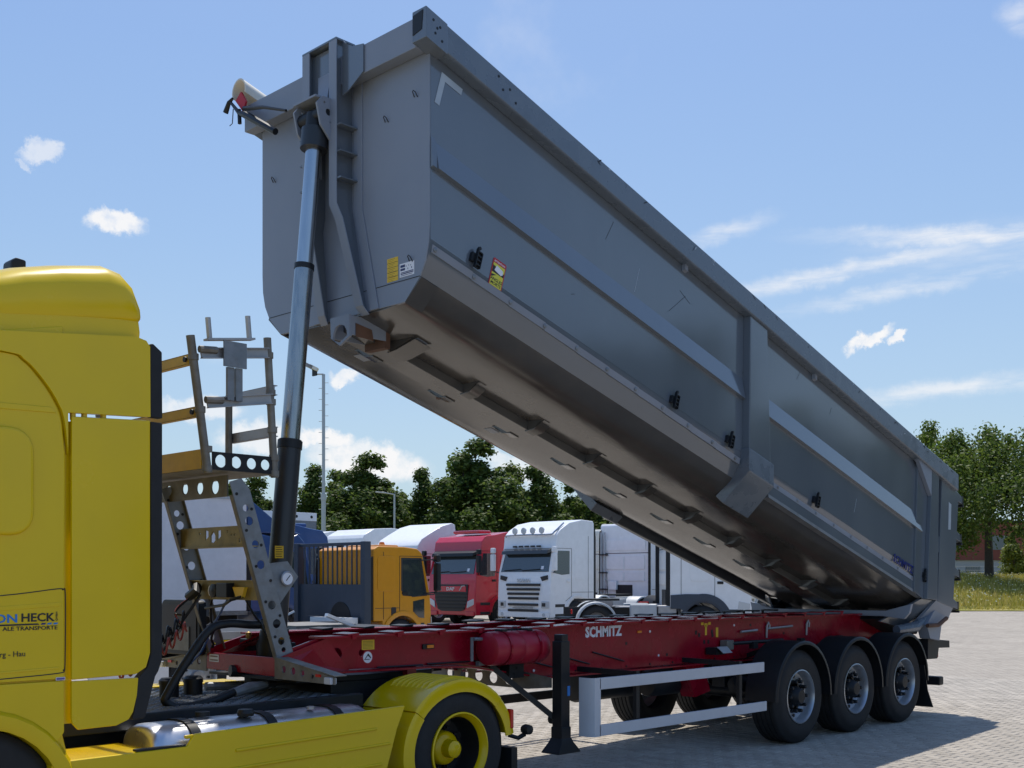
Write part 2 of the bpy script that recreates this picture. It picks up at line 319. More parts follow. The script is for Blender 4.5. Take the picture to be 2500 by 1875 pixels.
# ------------------------------------------------------------------ ground
def P2(d, l, z=0): q = Vector((CAM.x, CAM.y, 0))+VW*d+RT*l; return Vector((q.x, q.y, z))
PX, PY = .1405, .2015                                                  # paving stone pitch
FX0, FX1, FY0, FY1 = -62*PX, 40*PX, -15*PY, 21*PY                      # field of single paving stones around the trailer
def stone_mat(name, tex):
    m = bpy.data.materials.new(name); m.use_nodes = True; nt = m.node_tree; b = nt.nodes['Principled BSDF']; N = nt.nodes.new; L = nt.links.new
    b.inputs['Roughness'].default_value = .85; b.inputs['Specular IOR Level'].default_value = .3
    t = N('ShaderNodeNewGeometry'); pos = t.outputs['Position']
    n1 = N('ShaderNodeTexNoise'); n1.inputs['Scale'].default_value = .55; n1.inputs['Detail'].default_value = 7; n1.inputs['Roughness'].default_value = .65; L(pos, n1.inputs['Vector'])
    n2 = N('ShaderNodeTexNoise'); n2.inputs['Scale'].default_value = 55; n2.inputs['Detail'].default_value = 3; L(pos, n2.inputs['Vector'])
    base = N('ShaderNodeMix'); base.data_type = 'RGBA'; L(n1.outputs['Fac'], base.inputs['Factor']); base.inputs['A'].default_value = (.262, .238, .205, 1); base.inputs['B'].default_value = (.425, .385, .33, 1)
    def mul(a, sock, lo, hi):
        mr = N('ShaderNodeMapRange'); mr.inputs['To Min'].default_value = lo; mr.inputs['To Max'].default_value = hi; L(sock, mr.inputs[0])
        mx = N('ShaderNodeMix'); mx.data_type = 'RGBA'; mx.blend_type = 'MULTIPLY'; mx.inputs['Factor'].default_value = 1; L(a, mx.inputs['A']); L(mr.outputs[0], mx.inputs['B']); return mx.outputs['Result']
    c = mul(base.outputs['Result'], n2.outputs['Fac'], .72, 1.28)
    n4 = N('ShaderNodeTexNoise'); n4.inputs['Scale'].default_value = 1.7; n4.inputs['Detail'].default_value = 5; n4.inputs['Roughness'].default_value = .7; L(pos, n4.inputs['Vector'])
    st = N('ShaderNodeMapRange'); st.inputs['From Min'].default_value = .60; st.inputs['From Max'].default_value = .74; st.inputs['To Min'].default_value = 1; st.inputs['To Max'].default_value = .62; L(n4.outputs['Fac'], st.inputs[0])
    ms = N('ShaderNodeMix'); ms.data_type = 'RGBA'; ms.blend_type = 'MULTIPLY'; ms.inputs['Factor'].default_value = 1; L(c, ms.inputs['A']); L(st.outputs[0], ms.inputs['B']); c = ms.outputs['Result']
    if tex:
        sp = N('ShaderNodeSeparateXYZ'); L(pos, sp.inputs[0]); cb = N('ShaderNodeCombineXYZ'); L(sp.outputs['Y'], cb.inputs['X']); L(sp.outputs['X'], cb.inputs['Y'])
        nw = N('ShaderNodeTexNoise'); nw.inputs['Scale'].default_value = 6; L(pos, nw.inputs['Vector'])
        br = N('ShaderNodeTexBrick'); br.inputs['Scale'].default_value = 1; br.inputs['Brick Width'].default_value = PY; br.inputs['Row Height'].default_value = PX; br.inputs['Mortar Size'].default_value = .008; br.inputs['Mortar Smooth'].default_value = .3
        br.inputs['Color1'].default_value = (1.08, 1.08, 1.08, 1); br.inputs['Color2'].default_value = (.86, .86, .86, 1); br.inputs['Mortar'].default_value = (.55, .52, .48, 1); L(cb.outputs[0], br.inputs['Vector'])
        mx = N('ShaderNodeMix'); mx.data_type = 'RGBA'; mx.blend_type = 'MULTIPLY'; mx.inputs['Factor'].default_value = 1; L(c, mx.inputs['A']); L(br.outputs['Color'], mx.inputs['B']); c = mx.outputs['Result']
        bp = N('ShaderNodeBump'); bp.inputs['Strength'].default_value = .5; bp.inputs['Distance'].default_value = .008; L(br.outputs['Fac'], bp.inputs['Height']); bp.invert = True; L(bp.outputs[0], b.inputs['Normal'])
    else:
        c = mul(c, t.outputs['Random Per Island'], .86, 1.12)
        oi = N('ShaderNodeObjectInfo'); c = mul(c, oi.outputs['Random'], .9, 1.1)
        bp = N('ShaderNodeBump'); bp.inputs['Strength'].default_value = .25; bp.inputs['Distance'].default_value = .004; L(n2.outputs['Fac'], bp.inputs['Height']); L(bp.outputs[0], b.inputs['Normal'])
    L(c, b.inputs['Base Color']); return m
STONE = stone_mat('concrete_stone', False); YARD = stone_mat('concrete_yard', True)
JOINT = mat('joint_sand', (.06, .052, .045), .95, var=.3, vscale=30)
mb = MB(); xs = [-260, -120]+list(range(-90, -8, 6))+[FX0+.1, -3, 2, FX1-.1, 10, 16, 30, 90, 200]; ys = [-260, -120]+list(range(-90, -3, 6))+[FY0+.1, 0, FY1-.1, 8, 14, 30, 90, 200]
xs = sorted(set(xs)); ys = sorted(set(ys)); idx = {}
for i, x in enumerate(xs):
    for j, y in enumerate(ys): idx[i, j] = len(mb.v); mb.v.append((x, y, gz((x, y))-.006))
for i in range(len(xs)-1):
    for j in range(len(ys)-1):
        cx, cy = (xs[i]+xs[i+1])/2, (ys[j]+ys[j+1])/2
        if FX0 < cx < FX1 and FY0 < cy < FY1: continue
        mb.f.append((idx[i, j], idx[i+1, j], idx[i+1, j+1], idx[i, j+1]))
yard = mb.build('pavement', YARD, smooth=0); yard['kind'] = 'structure'; WM['pavement'] = Matrix()
MB().add([(FX0, FY0, -.012), (FX1, FY0, -.012), (FX1, FY1, -.012), (FX0, FY1, -.012)], [(0, 1, 2, 3)]).build('joint_sand', JOINT, yard, smooth=0)['kind'] = 'stuff'
W1, W2, HL, g = .0822, .0578, .1, .0034
OUT = [(W1, HL), (W1, .066), (W2, .034), (W2, -.034), (W1, -.066), (W1, -HL)]
OUT = OUT+[(-x, y) for x, y in reversed(OUT)]
def stone_geo(o, tilt=(0, 0, 0)):
    n = len(OUT); top = []; mid = []; bot = []
    for x, y in OUT:
        k = 1-g/.07
        top.append((x*(k-.10), y*(k-.07))); mid.append((x*k, y*k))
    def zz(x, y): return tilt[2]+x*tilt[0]+y*tilt[1]
    vs = [(o[0]+x, o[1]+y, zz(x, y)) for x, y in top]+[(o[0]+x, o[1]+y, zz(x, y)-.007) for x, y in mid]+[(o[0]+x, o[1]+y, -.03) for x, y in mid]
    fs = [tuple(range(n-1, -1, -1))]+[(i, (i+1) % n, n+(i+1) % n, n+i) for i in range(n)]+[(n+i, n+(i+1) % n, 2*n+(i+1) % n, 2*n+i) for i in range(n)]
    return vs, fs
cells = []
nx = int(round((FX1-FX0)/PX)); ny = int(round((FY1-FY0)/PY))
for i in range(nx):
    for j in range(ny):
        cells.append((FX0+(i+.5)*PX, FY0+(j+.25+(.5 if i % 2 else 0))*PY))
def rank(c):                                                           # biggest in the photograph: nearest stones on open, visible ground
    d = Vector((c[0]-CAM.x, c[1]-CAM.y, 0)); dep = d.dot(VW); u = d.dot(RT)/dep; w = 1.856/dep
    return dep if (.27 < u < .46 and w < .1673) else 1e6
cells.sort(key=rank)
vs, fs = stone_geo((0, 0)); pm = MB().add(vs, fs)
first = pm.build('paving_stone', STONE, yard, smooth=0)
for k, (x, y) in enumerate(cells[:300]):
    o = first if k == 0 else first.copy()
    if k: COL.objects.link(o)
    o.location = (x, y, random.uniform(-.002, .002)); o.rotation_euler = (random.uniform(-.012, .012), random.uniform(-.012, .012), random.uniform(-.01, .01))
mb = MB()
for (x, y) in cells[300:]: mb.add(*stone_geo((x, y), (random.uniform(-.013, .013), random.uniform(-.013, .013), random.uniform(-.002, .002))))
mb.build('paving_stone_field', STONE, yard, smooth=0)['kind'] = 'stuff'

# ------------------------------------------------------------------ grass bank
def lawn_z(d, l): 
    t = min(1, max(0, (d-56.3)/19.)); return .335+(1.68+.12*math.sin(l*.31))*(t*t*(3-2*t))*1.0
ds = [56.0, 56.4, 57, 58.5]+[60+1.6*i for i in range(11)]+[82, 95, 140, 300, 800]; ls = [-500, -200, -110]+list(range(-80, 81, 4))+[110, 200, 500]
mb = MB(); n = len(ls)
for d in ds:
    for l in ls: mb.v.append(tuple(P2(d, l, lawn_z(d, l)+(random.uniform(-.05, .05) if d > 57 else -.0))))
for i in range(len(ds)-1):
    for j in range(n-1): mb.f.append((i*n+j, i*n+j+1, (i+1)*n+j+1, (i+1)*n+j))
def lawn_mat():
    m = bpy.data.materials.new('dry_meadow'); m.use_nodes = True; nt = m.node_tree; b = nt.nodes['Principled BSDF']; N = nt.nodes.new; L = nt.links.new
    b.inputs['Roughness'].default_value = .95; b.inputs['Specular IOR Level'].default_value = .1
    t = N('ShaderNodeNewGeometry'); n1 = N('ShaderNodeTexNoise'); n1.inputs['Scale'].default_value = .6; n1.inputs['Detail'].default_value = 8; L(t.outputs['Position'], n1.inputs['Vector'])
    cr = N('ShaderNodeValToRGB'); e = cr.color_ramp.elements; e[0].position = .35; e[0].color = (.17, .18, .035, 1); e[1].position = .65; e[1].color = (.40, .33, .13, 1); L(n1.outputs['Fac'], cr.inputs[0]); L(cr.outputs[0], b.inputs['Base Color']); return m
mb.build('grass_bank', lawn_mat(), smooth=60)['kind'] = 'structure'
def leaf_mat(name, c1, c2, c3, trans=.5):
    m = bpy.data.materials.new(name); m.use_nodes = True; nt = m.node_tree; b = nt.nodes['Principled BSDF']; N = nt.nodes.new; L = nt.links.new
    b.inputs['Roughness'].default_value = .55; b.inputs['Specular IOR Level'].default_value = .3
    t = N('ShaderNodeNewGeometry'); cr = N('ShaderNodeValToRGB'); e = cr.color_ramp.elements; e[0].position = 0; e[0].color = (*c1, 1); e[1].position = 1; e[1].color = (*c3, 1); k = e.new(.5); k.color = (*c2, 1)
    L(t.outputs['Random Per Island'], cr.inputs[0]); L(cr.outputs[0], b.inputs['Base Color'])
    tr = N('ShaderNodeBsdfTranslucent'); L(cr.outputs[0], tr.inputs['Color']); ms = N('ShaderNodeMixShader'); ms.inputs[0].default_value = trans
    L(b.outputs[0], ms.inputs[1]); L(tr.outputs[0], ms.inputs[2]); L(ms.outputs[0], nt.nodes['Material Output'].inputs['Surface']); return m
BLADE = leaf_mat('grass_blades', (.24, .25, .04), (.45, .39, .07), (.5, .42, .17), .35)
FLOW = leaf_mat('meadow_flowers', (.75, .73, .62), (.7, .66, .3), (.62, .5, .03), .1)
mb = MB(); fl = MB()
def tuft(M_, d, l, h, k, w):
    p = P2(d, l, lawn_z(d, l)-.03)
    for _ in range(k):
        a = random.uniform(0, 6.28); q = p+Vector((random.uniform(-.18, .18), random.uniform(-.18, .18), 0)); sd = Vector((math.cos(a), math.sin(a), 0))*w; tip = q+Vector((random.uniform(-.12, .12), random.uniform(-.12, .12), h*random.uniform(.6, 1.2)))
        M_.add([q-sd, q+sd, tip], [(0, 1, 2)])
for _ in range(15000):
    d = 57.2+20*random.random()**1.2; l = random.uniform(8, 46)
    tuft(mb, d, l, .38 if d > 59 else .2, 3, .035)
for _ in range(2600):
    d = random.uniform(58.5, 76); l = random.uniform(10, 44); p = P2(d, l, lawn_z(d, l)+random.uniform(.25, .42)); s_ = random.uniform(.025, .05)
    fl.add([p+RT*s_, p+Vector((0, 0, s_)), p-RT*s_, p-Vector((0, 0, s_*.6))-VW*s_], [(0, 1, 2, 3)])
mb.build('meadow_grass', BLADE, smooth=0)['kind'] = 'stuff'; fl.build('wild_flowers', FLOW, smooth=0)['kind'] = 'stuff'

# ------------------------------------------------------------------ trees
LEAF = leaf_mat('oak_leaves', (.065, .105, .016), (.10, .155, .024), (.16, .21, .045)); LEAFM = leaf_mat('mid_leaves', (.085, .125, .018), (.125, .175, .028), (.19, .23, .05)); LEAFY = leaf_mat('pale_leaves', (.10, .14, .02), (.15, .19, .03), (.2, .22, .04), .4); LEAFD = leaf_mat('dark_leaves', (.048, .085, .016), (.078, .125, .022), (.125, .17, .038))
BARK = mat('tree_bark', (.055, .045, .036), .9, var=.3, vscale=12, bump=.5, bscale=20)
def make_tree(seed, H, rad, base, lean, leaf, lm, trunk_r=.2, lobes=30, per=230, open_=.0, peaks=3):
    rd = random.Random(seed); t = empty('tree')
    tr = MB(); fork = base*.95; tr.tube([(0, 0, -.3), (lean*.1, 0, fork*.5), (lean*.2, 0, fork)], [trunk_r*1.25, trunk_r, trunk_r*.85], 9)
    L = []
    pk = [(rd.uniform(-.55, .55)*rad, rd.uniform(-.5, .5)*rad, rd.uniform(.6, 1.)*H) for _ in range(peaks)]; pk[0] = (lean*.3, 0, H)
    for k in range(lobes):
        q = pk[rd.randrange(peaks)]; f = rd.random()**.8; z = base+(q[2]-base-.4)*f; w = min(1, 1.25*(1-f)**.62)
        a = rd.uniform(0, 6.28); rr = rad*w*math.sqrt(rd.random())
        r = rd.uniform(.45, 1.0)*(.42+.58*w)*rad*.42
        L.append((Vector((q[0]*(.35+.65*f)+rr*math.cos(a), q[1]*(.35+.65*f)+rr*math.sin(a), z)), r))
    for q in pk: L.append((Vector((q[0], q[1], q[2]-.4)), rad*.18))
    for c, r in L[::2][:13]:
        m1 = Vector((lean*.2, 0, fork))*.5+c*.5+Vector((0, 0, -.25*rad*.3)); tr.tube([(lean*.2, 0, fork*.9), tuple(m1), tuple(c)], [trunk_r*.5, trunk_r*.25, .03], 5, caps=False)
    tr.build('trunk', BARK, t)
    cr = MB()
    for c, r in L:
        for _ in range(int(per*(r/(rad*.35))**1.6)+20):
            v = Vector((rd.gauss(0, 1), rd.gauss(0, 1), rd.gauss(0, 1))).normalized(); p = c+v*r*(rd.random()**.42)*rd.choice((.8, .9, 1, 1.25)); p.z = c.z+(p.z-c.z)*1.2
            if open_ and rd.random() < open_ and p.z < base+1: continue
            n = (v+Vector((rd.gauss(0, .7), rd.gauss(0, .7), rd.gauss(.3, .6)))).normalized(); a = n.cross(Vector((rd.gauss(0, 1), rd.gauss(0, 1), rd.gauss(0, 1)))).normalized(); b = n.cross(a); s_ = leaf*rd.uniform(.6, 1.25)
            cr.add([p+a*s_, p+b*s_*.6, p-a*s_, p-b*s_*.6], [(0, 1, 2, 3)])
    cr.build('crown', lm, t, smooth=0); return t
protos = [make_tree(s_, 11, 3.3, .8, .3, .155, lm, peaks=p, lobes=l, per=640) for s_, lm, p, l in ((3, LEAF, 4, 66), (11, LEAFD, 3, 60), (23, LEAFM, 5, 70), (31, LEAFD, 4, 64))]
TREES = [ # px of the crown middle, distance, height, width factor, label
 (560, 88, 9.3, 1.05, 'dark leafy tree showing left of the black ram tube'),
 (622, 86, 9.6, 1.0, 'broad green tree right behind the hydraulic ram'),
 (705, 92, 8.6, 1.2, 'low broad tree between the ram and the tall floodlight mast'),
 (772, 86, 10.3, .9, 'green tree standing just left of the floodlight mast'),
 (822, 89, 10.2, 1.05, 'wide green tree just right of the floodlight mast'),
 (902, 84, 11.1, 1.1, 'tall dark tree rising left of the small street lamp'),
 (978, 92, 8.9, .95, 'lowest tree of the row, behind the small street lamp'),
 (1034, 86, 10.3, .8, 'slim pointed tree right of the small street lamp'),
 (1108, 88, 10.9, .95, 'tree left of the tallest one, above the red cab'),
 (1172, 84, 12.3, 1.05, 'tallest tree of the row, gaps of sky in its crown'),
 (1246, 87, 10.6, .95, 'tree right of the tallest one, above the white cab with roof lamps'),
 (1312, 86, 10.4, 1.0, 'tree half hidden behind the edge of the tipped body'),
 (1392, 88, 9.8, 1.1, 'tree showing below the tipped body above the white cabs'),
 (1480, 90, 9.6, 1.1, 'tree behind the tipped body, right of the white cab with roof lamps')]
for k, (u, dd, H, wf, lab) in enumerate(TREES):
    pr = protos[k % 4]; o = pr if k < 4 else copy_tree(pr)
    l = (u-1250)/2767*dd; q = P2(dd, l); o.location = (q.x, q.y, lawn_z(dd, l)-.1); f = (H-1.9)/11.0; o.scale = (f*wf*1.36, f*wf*1.36, f); o.rotation_euler = (0, 0, k*1.7)
    tag(o, lab, 'tree', 'trees in the row behind the truck park')
def lone(seed, u, dd, H, rad, base, lab, lm, leaf=.17, tr=.2, lobes=46, per=230, lean=.4, group=None, peaks=3, open_=0):
    o = make_tree(seed, H, rad, base, lean, leaf, lm, tr, lobes, per, open_, peaks); l = (u-1250)/2767*dd; q = P2(dd, l); o.location = (q.x, q.y, lawn_z(dd, l)-.1); o.rotation_euler = (0, 0, seed); tag(o, lab, 'tree', group); return o
lone(5, 2415, 72, 9.6, 4.0, 4.9, 'round crowned tree with a bare dark trunk on the meadow bank', LEAF, leaf=.115, tr=.24, lobes=64, per=400)
lone(9, 2272, 76, 10.4, 3.3, 2.6, 'tree showing just above the rear end of the tipped body', LEAF, leaf=.13, lobes=40, per=360)
lone(15, 2570, 66, 11.2, 4.4, 4.2, 'tree cut by the right edge of the photo, branches reaching in high', LEAFD, leaf=.12, lobes=60, peaks=4, per=380)
lone(19, 2488, 80, 4.0, 1.5, .4, 'small yellow green tree beside the dark trunk', LEAFY, leaf=.1, per=400, tr=.07, lobes=26, peaks=3)

# ------------------------------------------------------------------ building, fence, cars, lamps
def pt(u, w, dd): return CAM+VW*dd+RT*((u-1250)/2767*dd)+Vector((0, 0, (1415.5-w)/2767*dd))
b = empty('building', P2(108, (2390-1250)/2767*108, 1.2), YAW+R(90)+.15); tag(b, 'low building with red upper storey and grey ground floor beyond the trees', 'building')
BM = WM[b.name]
def bb(x0, x1, y0, y1, z0, z1): 
    m = MB(); m.box(x0, x1, y0, y1, z0, z1); m.v = [tuple(BM @ Vector(v)) for v in m.v]; return m
BR = mat('red_cladding', (.16, .032, .022), .6, var=.1); BG = mat('grey_render', (.36, .36, .36), .8, var=.05); 
fy = .2                                                                # facade towards the camera is at local y = -4? (checked below)
bb(-9, 9, -4, 4, -.4, 2.45).build('ground_floor', BG, b); bb(-9.15, 9.15, -4.15, 4.15, 2.46, 5.9).build('upper_floor', BR, b); bb(-9.3, 9.3, -4.3, 4.3, 5.91, 6.1).build('roof', BLACKP, b)
for sgn in (-1, 1):
    for x in (-6.5, -3, .5, 4, 7): bb(x-.7, x+.7, sgn*4.02-.03, sgn*4.02+.03, .8, 1.9).build('window', GLASS, b)
    for x in (-5, -.8, 3.6): bb(x-1.1, x+1.1, sgn*4.17-.03, sgn*4.17+.03, 3.4, 4.7).build('window', GLASS, b)
f = empty('mesh_fence', P2(94, 35, 1.9)); tag(f, 'grey wire mesh fence along the foot of the building', 'fence')
FG = mat('fence_wire', (.3, .31, .32), .5, metal=.5)
for k in range(16): q = P2(94, 20+2.4*k, 0); MB().box(q.x-.03, q.x+.03, q.y-.03, q.y+.03, 1.5, 3.0).build('post', FG, f)
m = MB()
for z in (2.05, 2.35, 2.65, 2.95): m.tube([P2(94, 20, z), P2(94, 56, z)], .012, 4)
for k in range(180): m.tube([P2(94, 20+.2*k, 1.9), P2(94, 20+.2*k, 2.95)], .006, 3)
m.build('wire_mesh', FG, f)
def car(u, dd, colr, lab):
    l = (u-1250)/2767*dd; q = P2(dd, l, 1.05); o = empty('parked_car', q, YAW+R(90)); tag(o, lab, 'car', 'cars parked by the building'); M = WM[o.name]
    def T(mb): mb.v = [tuple(M @ Vector(v)) for v in mb.v]; return mb
    T(MB().prism([(-2.1, .25), (2.1, .25), (2.15, .75), (1.2, .92), (.6, 1.42), (-1.1, 1.45), (-1.8, .98), (-2.12, .9)], 'y', -.85, .85)).build('body', colr, o, bevel=.06)
    T(MB().prism([(1.05, .95), (.55, 1.36), (-1.05, 1.38), (-1.55, .98)], 'y', -.862, .862)).build('window', GLASS, o)
    for x in (-1.3, 1.3):
        for y in (-.75, .75): T(MB().lathe([(.05, -.1), (.3, -.1), (.31, 0), (.3, .1), (.05, .1)], 16, (x, y, .31))).build('wheel', RUBBER, o)
car(2405, 98, mat('silver_car', (.45, .46, .48), .3, metal=.5), 'silver car parked in front of the grey ground floor'); car(2352, 99, mat('dark_car', (.05, .055, .07), .3), 'dark car half hidden by the raised tailgate corner')
MAST = mat('mast_grey', (.38, .42, .46), .5, metal=.3)
base = P2(70, (790-1250)/2767*70, .9); z1 = 14.55
t = empty('floodlight_mast', base); tag(t, 'tall grey floodlight mast with step pegs rising above the trees', 'light mast')
MB().tube([base-Vector((0, 0, .9)), (base.x, base.y, 6.8)], .14, 12).build('lower_pole', MAST, t)
MB().tube([(base.x, base.y, 6.75), (base.x, base.y, 7.15)], .17, 12).build('sleeve', MAST, t); MB().tube([(base.x, base.y, 7.1), (base.x, base.y, z1)], .1, 12).build('upper_pole', MAST, t)
for k in range(24): z = 6.2+k*.34; sg = 1 if k % 2 else -1; MB().tube([(base.x, base.y, z), tuple(Vector((base.x, base.y, z))+RT*.3*sg)], .018, 5).build('step_peg', MAST, t)
a = Vector((base.x, base.y, z1)); MB().tube([a, a-RT*.55], .05, 6).build('arm', MAST, t)
for k, off in enumerate((-.55, -.85)):
    c = a+RT*off+Vector((0, 0, .35+.12*k)); MB().bar(c-VW*.2-RT*.25+Vector((0, 0, .12)), c-VW*.2+RT*.22-Vector((0, 0, .12)), .42, .2).build('floodlight', mat('lamp_housing', (.2, .2, .22), .5) if k else TARPC, t)
MB().bar(a-RT*.55-Vector((0, 0, .1)), a-RT*.55+Vector((0, 0, .4)), .1, .4).build('bracket', DARK, t)
base = P2(75, (963-1250)/2767*75, .6); t = empty('street_lamp', base); tag(t, 'small street lamp with a straight side arm among the trees', 'street lamp')
MB().tube([base-Vector((0, 0, .6)), (base.x, base.y, 7.55)], [.09, .06], 8).build('pole', MAST, t); a = Vector((base.x, base.y, 7.5)); MB().tube([a, a-RT*.6+Vector((0, 0, .1))], .04, 6).build('arm', MAST, t)
MB().bar(a-RT*.55+Vector((0, 0, .1)), a-RT*1.25+Vector((0, 0, .16)), .22, .09).build('lamp_head', CONT, t, bevel=.03)

# belt of trees on the other side of the yard, seen as the dark uneven band mirrored in the glossy body side
rdw = random.Random(77); m = MB()
for k in range(170):
    x = rdw.uniform(-48, -2); y = rdw.uniform(16, 22); top = 9.2+.10*(x+20)*.6+1.5*math.sin(x*.33+.6)+.8*math.sin(x*.9); c = Vector((x, y, rdw.uniform(1.2, top-1.2))); r_ = rdw.uniform(1.1, 1.9)
    for _ in range(120):
        v = Vector((rdw.gauss(0, 1), rdw.gauss(0, 1), rdw.gauss(0, 1))).normalized(); p = c+v*r_*rdw.random()**.3; a = v.orthogonal().normalized(); b_ = v.cross(a); s_ = rdw.uniform(.2, .42)
        m.add([p+a*s_, p+b_*s_*.8, p-a*s_, p-b_*s_*.8], [(0, 1, 2, 3)])
m.build('tree_belt', LEAFD, smooth=0)['kind'] = 'stuff'

# undergrowth filling the foot of the tree row
rdw = random.Random(12); m = MB()
for k in range(120):
    dd = rdw.uniform(84, 94); u_px = rdw.uniform(480, 1560); l = (u_px-1250)/2767*dd; q = P2(dd, l); zb = lawn_z(dd, l); h = rdw.uniform(2.2, 4.6)
    for _ in range(150):
        v = Vector((rdw.gauss(0, 1), rdw.gauss(0, 1), rdw.gauss(0, 1))).normalized(); r_ = rdw.uniform(.9, 1.5)*rdw.random()**.35; p = Vector((q.x+v.x*r_*1.2, q.y+v.y*r_*1.2, zb+max(.1, h*.55+v.z*r_*h*.42))); a = v.orthogonal().normalized(); b_ = v.cross(a); s_ = rdw.uniform(.1, .2)
        m.add([p+a*s_, p+b_*s_*.7, p-a*s_, p-b_*s_*.7], [(0, 1, 2, 3)])
m.build('undergrowth', LEAFM, smooth=0)['kind'] = 'stuff'
# ================================================================== TIPPER TRAILER
tr = empty('tipper_trailer'); tag(tr, 'red framed three axle tipper trailer with its long grey body raised on a ram', 'tipper trailer')
TT = math.tan(TH)
def ZT(x): return 3.3177+(x+2.8288)*TT
def Pb(x, y, d): return Vector((x, y, ZT(x)-d))
U = Vector((math.cos(TH), 0, math.sin(TH))); NB = Vector((-math.sin(TH), 0, math.cos(TH))); OB = Vector((-2.8288, 0, 3.3177))
def Sb(s, y, h): return OB+U*s+NB*h+Vector((0, y, 0))
def ext(mb, poly, xa, xb, taper=None):
    "extrude a (y, d) outline along the body between xa and xb"
    n = len(poly); vs = []
    for x in (xa, xb): vs += [Pb(x, y, d) for y, d in poly]
    return mb.add(vs, [tuple(range(n)), tuple(range(2*n-1, n-1, -1))]+[(i, (i+1) % n, n+(i+1) % n, n+i) for i in range(n)])
arc = [(1.16, .05), (1.16, 1.60), (1.158, 1.68), (1.145, 1.76), (1.12, 1.835), (1.08, 1.905), (1.03, 1.965), (.965, 2.02), (.885, 2.068), (.79, 2.105), (.68, 2.128), (.56, 2.14)]
half = arc+[(0, 2.14)]
outl = half+[(-y, d) for y, d in reversed(arc)]
inn = [(y-.03*(1 if y > .57 else (-1 if y < -.57 else 0)), d-.03 if abs(y) < 1.1 else d) for y, d in outl]
mb = MB(); rings = []
for x in (6.89, 5, 3, 1, -1, -2.86): rings.append([Pb(x, y, d) for y, d in outl]+[Pb(x, y, d) for y, d in reversed(inn)])
mb.loft(rings)
# two skins: sides in glossy paint, belly in a darker brown-grey
body = empty('tipping_body', (0, 0, 0), 0, tr)
sidep = [(1.16, .05), (1.16, 1.60), (1.158, 1.70)]; belly = [p for p in arc if p[1] >= 1.68]
def skin(poly, xa, xb, t=.03):
    "open outline turned into a plate of thickness t (inwards)"
    q = []
    for i, (y, d) in enumerate(poly):
        a = poly[max(0, i-1)]; b_ = poly[min(len(poly)-1, i+1)]; ty, td = b_[0]-a[0], b_[1]-a[1]; l = math.hypot(ty, td); q.append((y-td/l*t if True else y, d+ty/l*t))
    m = MB(); rings = []
    N_ = 6
    for k in range(N_+1):
        x = xa+(xb-xa)*k/N_; rings.append([Pb(x, y, d) for y, d in poly]+[Pb(x, y, d) for y, d in reversed(q)])
    return m.loft(rings)
skin([(1.16, .05), (1.16, .9), (1.16, 1.68)], 6.89, -2.86).build('side_wall', GREY, body)
skin([(-1.16, 1.68), (-1.16, .9), (-1.16, .05)], 6.89, -2.86).build('side_wall', GREY, body)
for sg in (1, -1):
    bnd = [(sg*1.159, 1.681), (sg*1.15, 1.745), (sg*1.125, 1.82), (sg*1.092, 1.882), (sg*1.05, 1.952)]
    skin(bnd if sg > 0 else bnd[::-1], 6.89, -2.84).build('lower_side', GREY, body)
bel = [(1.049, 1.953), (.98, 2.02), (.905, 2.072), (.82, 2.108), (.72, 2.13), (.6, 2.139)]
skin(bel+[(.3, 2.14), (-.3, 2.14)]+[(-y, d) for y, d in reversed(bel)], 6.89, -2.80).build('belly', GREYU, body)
# front wall, upright while the body is raised
fw = [(y, ZT(6.9)-d) for y, d in [(1.158, .18), (1.158, 1.55), (1.15, 1.70), (1.115, 1.84), (1.05, 1.954), (.862, 2.13)]]; fwp = fw+[(-y, z) for y, z in reversed(fw)]
MB().prism(fwp, 'x', 6.87, 6.90).build('front_wall', GREYF, body, bevel=.004)
m = MB(); m.prism([(1.045, 4.258), (1.045, 4.253), (-1.045, 4.253), (-1.045, 4.258)], 'x', 6.8985, 6.903); m.build('weld_seam', DARK, body)
# chamfer plates under the front edge
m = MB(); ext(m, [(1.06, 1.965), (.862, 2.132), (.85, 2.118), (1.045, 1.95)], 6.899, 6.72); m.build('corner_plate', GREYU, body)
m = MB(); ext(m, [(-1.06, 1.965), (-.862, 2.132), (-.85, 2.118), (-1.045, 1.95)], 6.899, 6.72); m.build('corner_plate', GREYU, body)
# top rails
def rail(sg):
    m = MB(); ext(m, [(sg*1.163, .0), (sg*1.275, .0), (sg*1.278, .01), (sg*1.278, .215), (sg*1.262, .225), (sg*1.163, .225)], 6.93, -2.83); return m.build('top_rail', GREYW, body, bevel=.006)
rail(1); rail(-1)
m = MB(); m.box(6.905, 7.02, -1.27, 1.13, 5.99, 6.225); m.build('front_rail', GREYF, body, bevel=.008)
m = MB(); ext(m, [(1.12, -.004), (1.284, -.004), (1.284, .235), (1.12, .235)], 7.045, 6.82); m.build('corner_casting', GREY, body, bevel=.006)
m = MB(); m.hexa([(7.046, 1.13, 6.22), (7.046, 1.25, 6.235), (7.046, 1.235, 6.09), (7.046, 1.13, 6.07), (7.05, 1.13, 6.22), (7.05, 1.25, 6.235), (7.05, 1.235, 6.09), (7.05, 1.13, 6.07)]); m.build('rail_opening', BLACKP, body)
for (x, d) in [(6.97, .06), (6.93, .1), (6.9, .075), (6.95, .15), (6.88, .17), (6.25, .05), (6.12, .08), (6.2, .13), (6.05, .15)]: MB().lathe([(0, 0), (.011, 0), (.011, .003), (0, .003)], 8, Pb(x, 1.2785 if x < 6.8 else 1.2835, d)).build('bolt_hole', DARK, body)
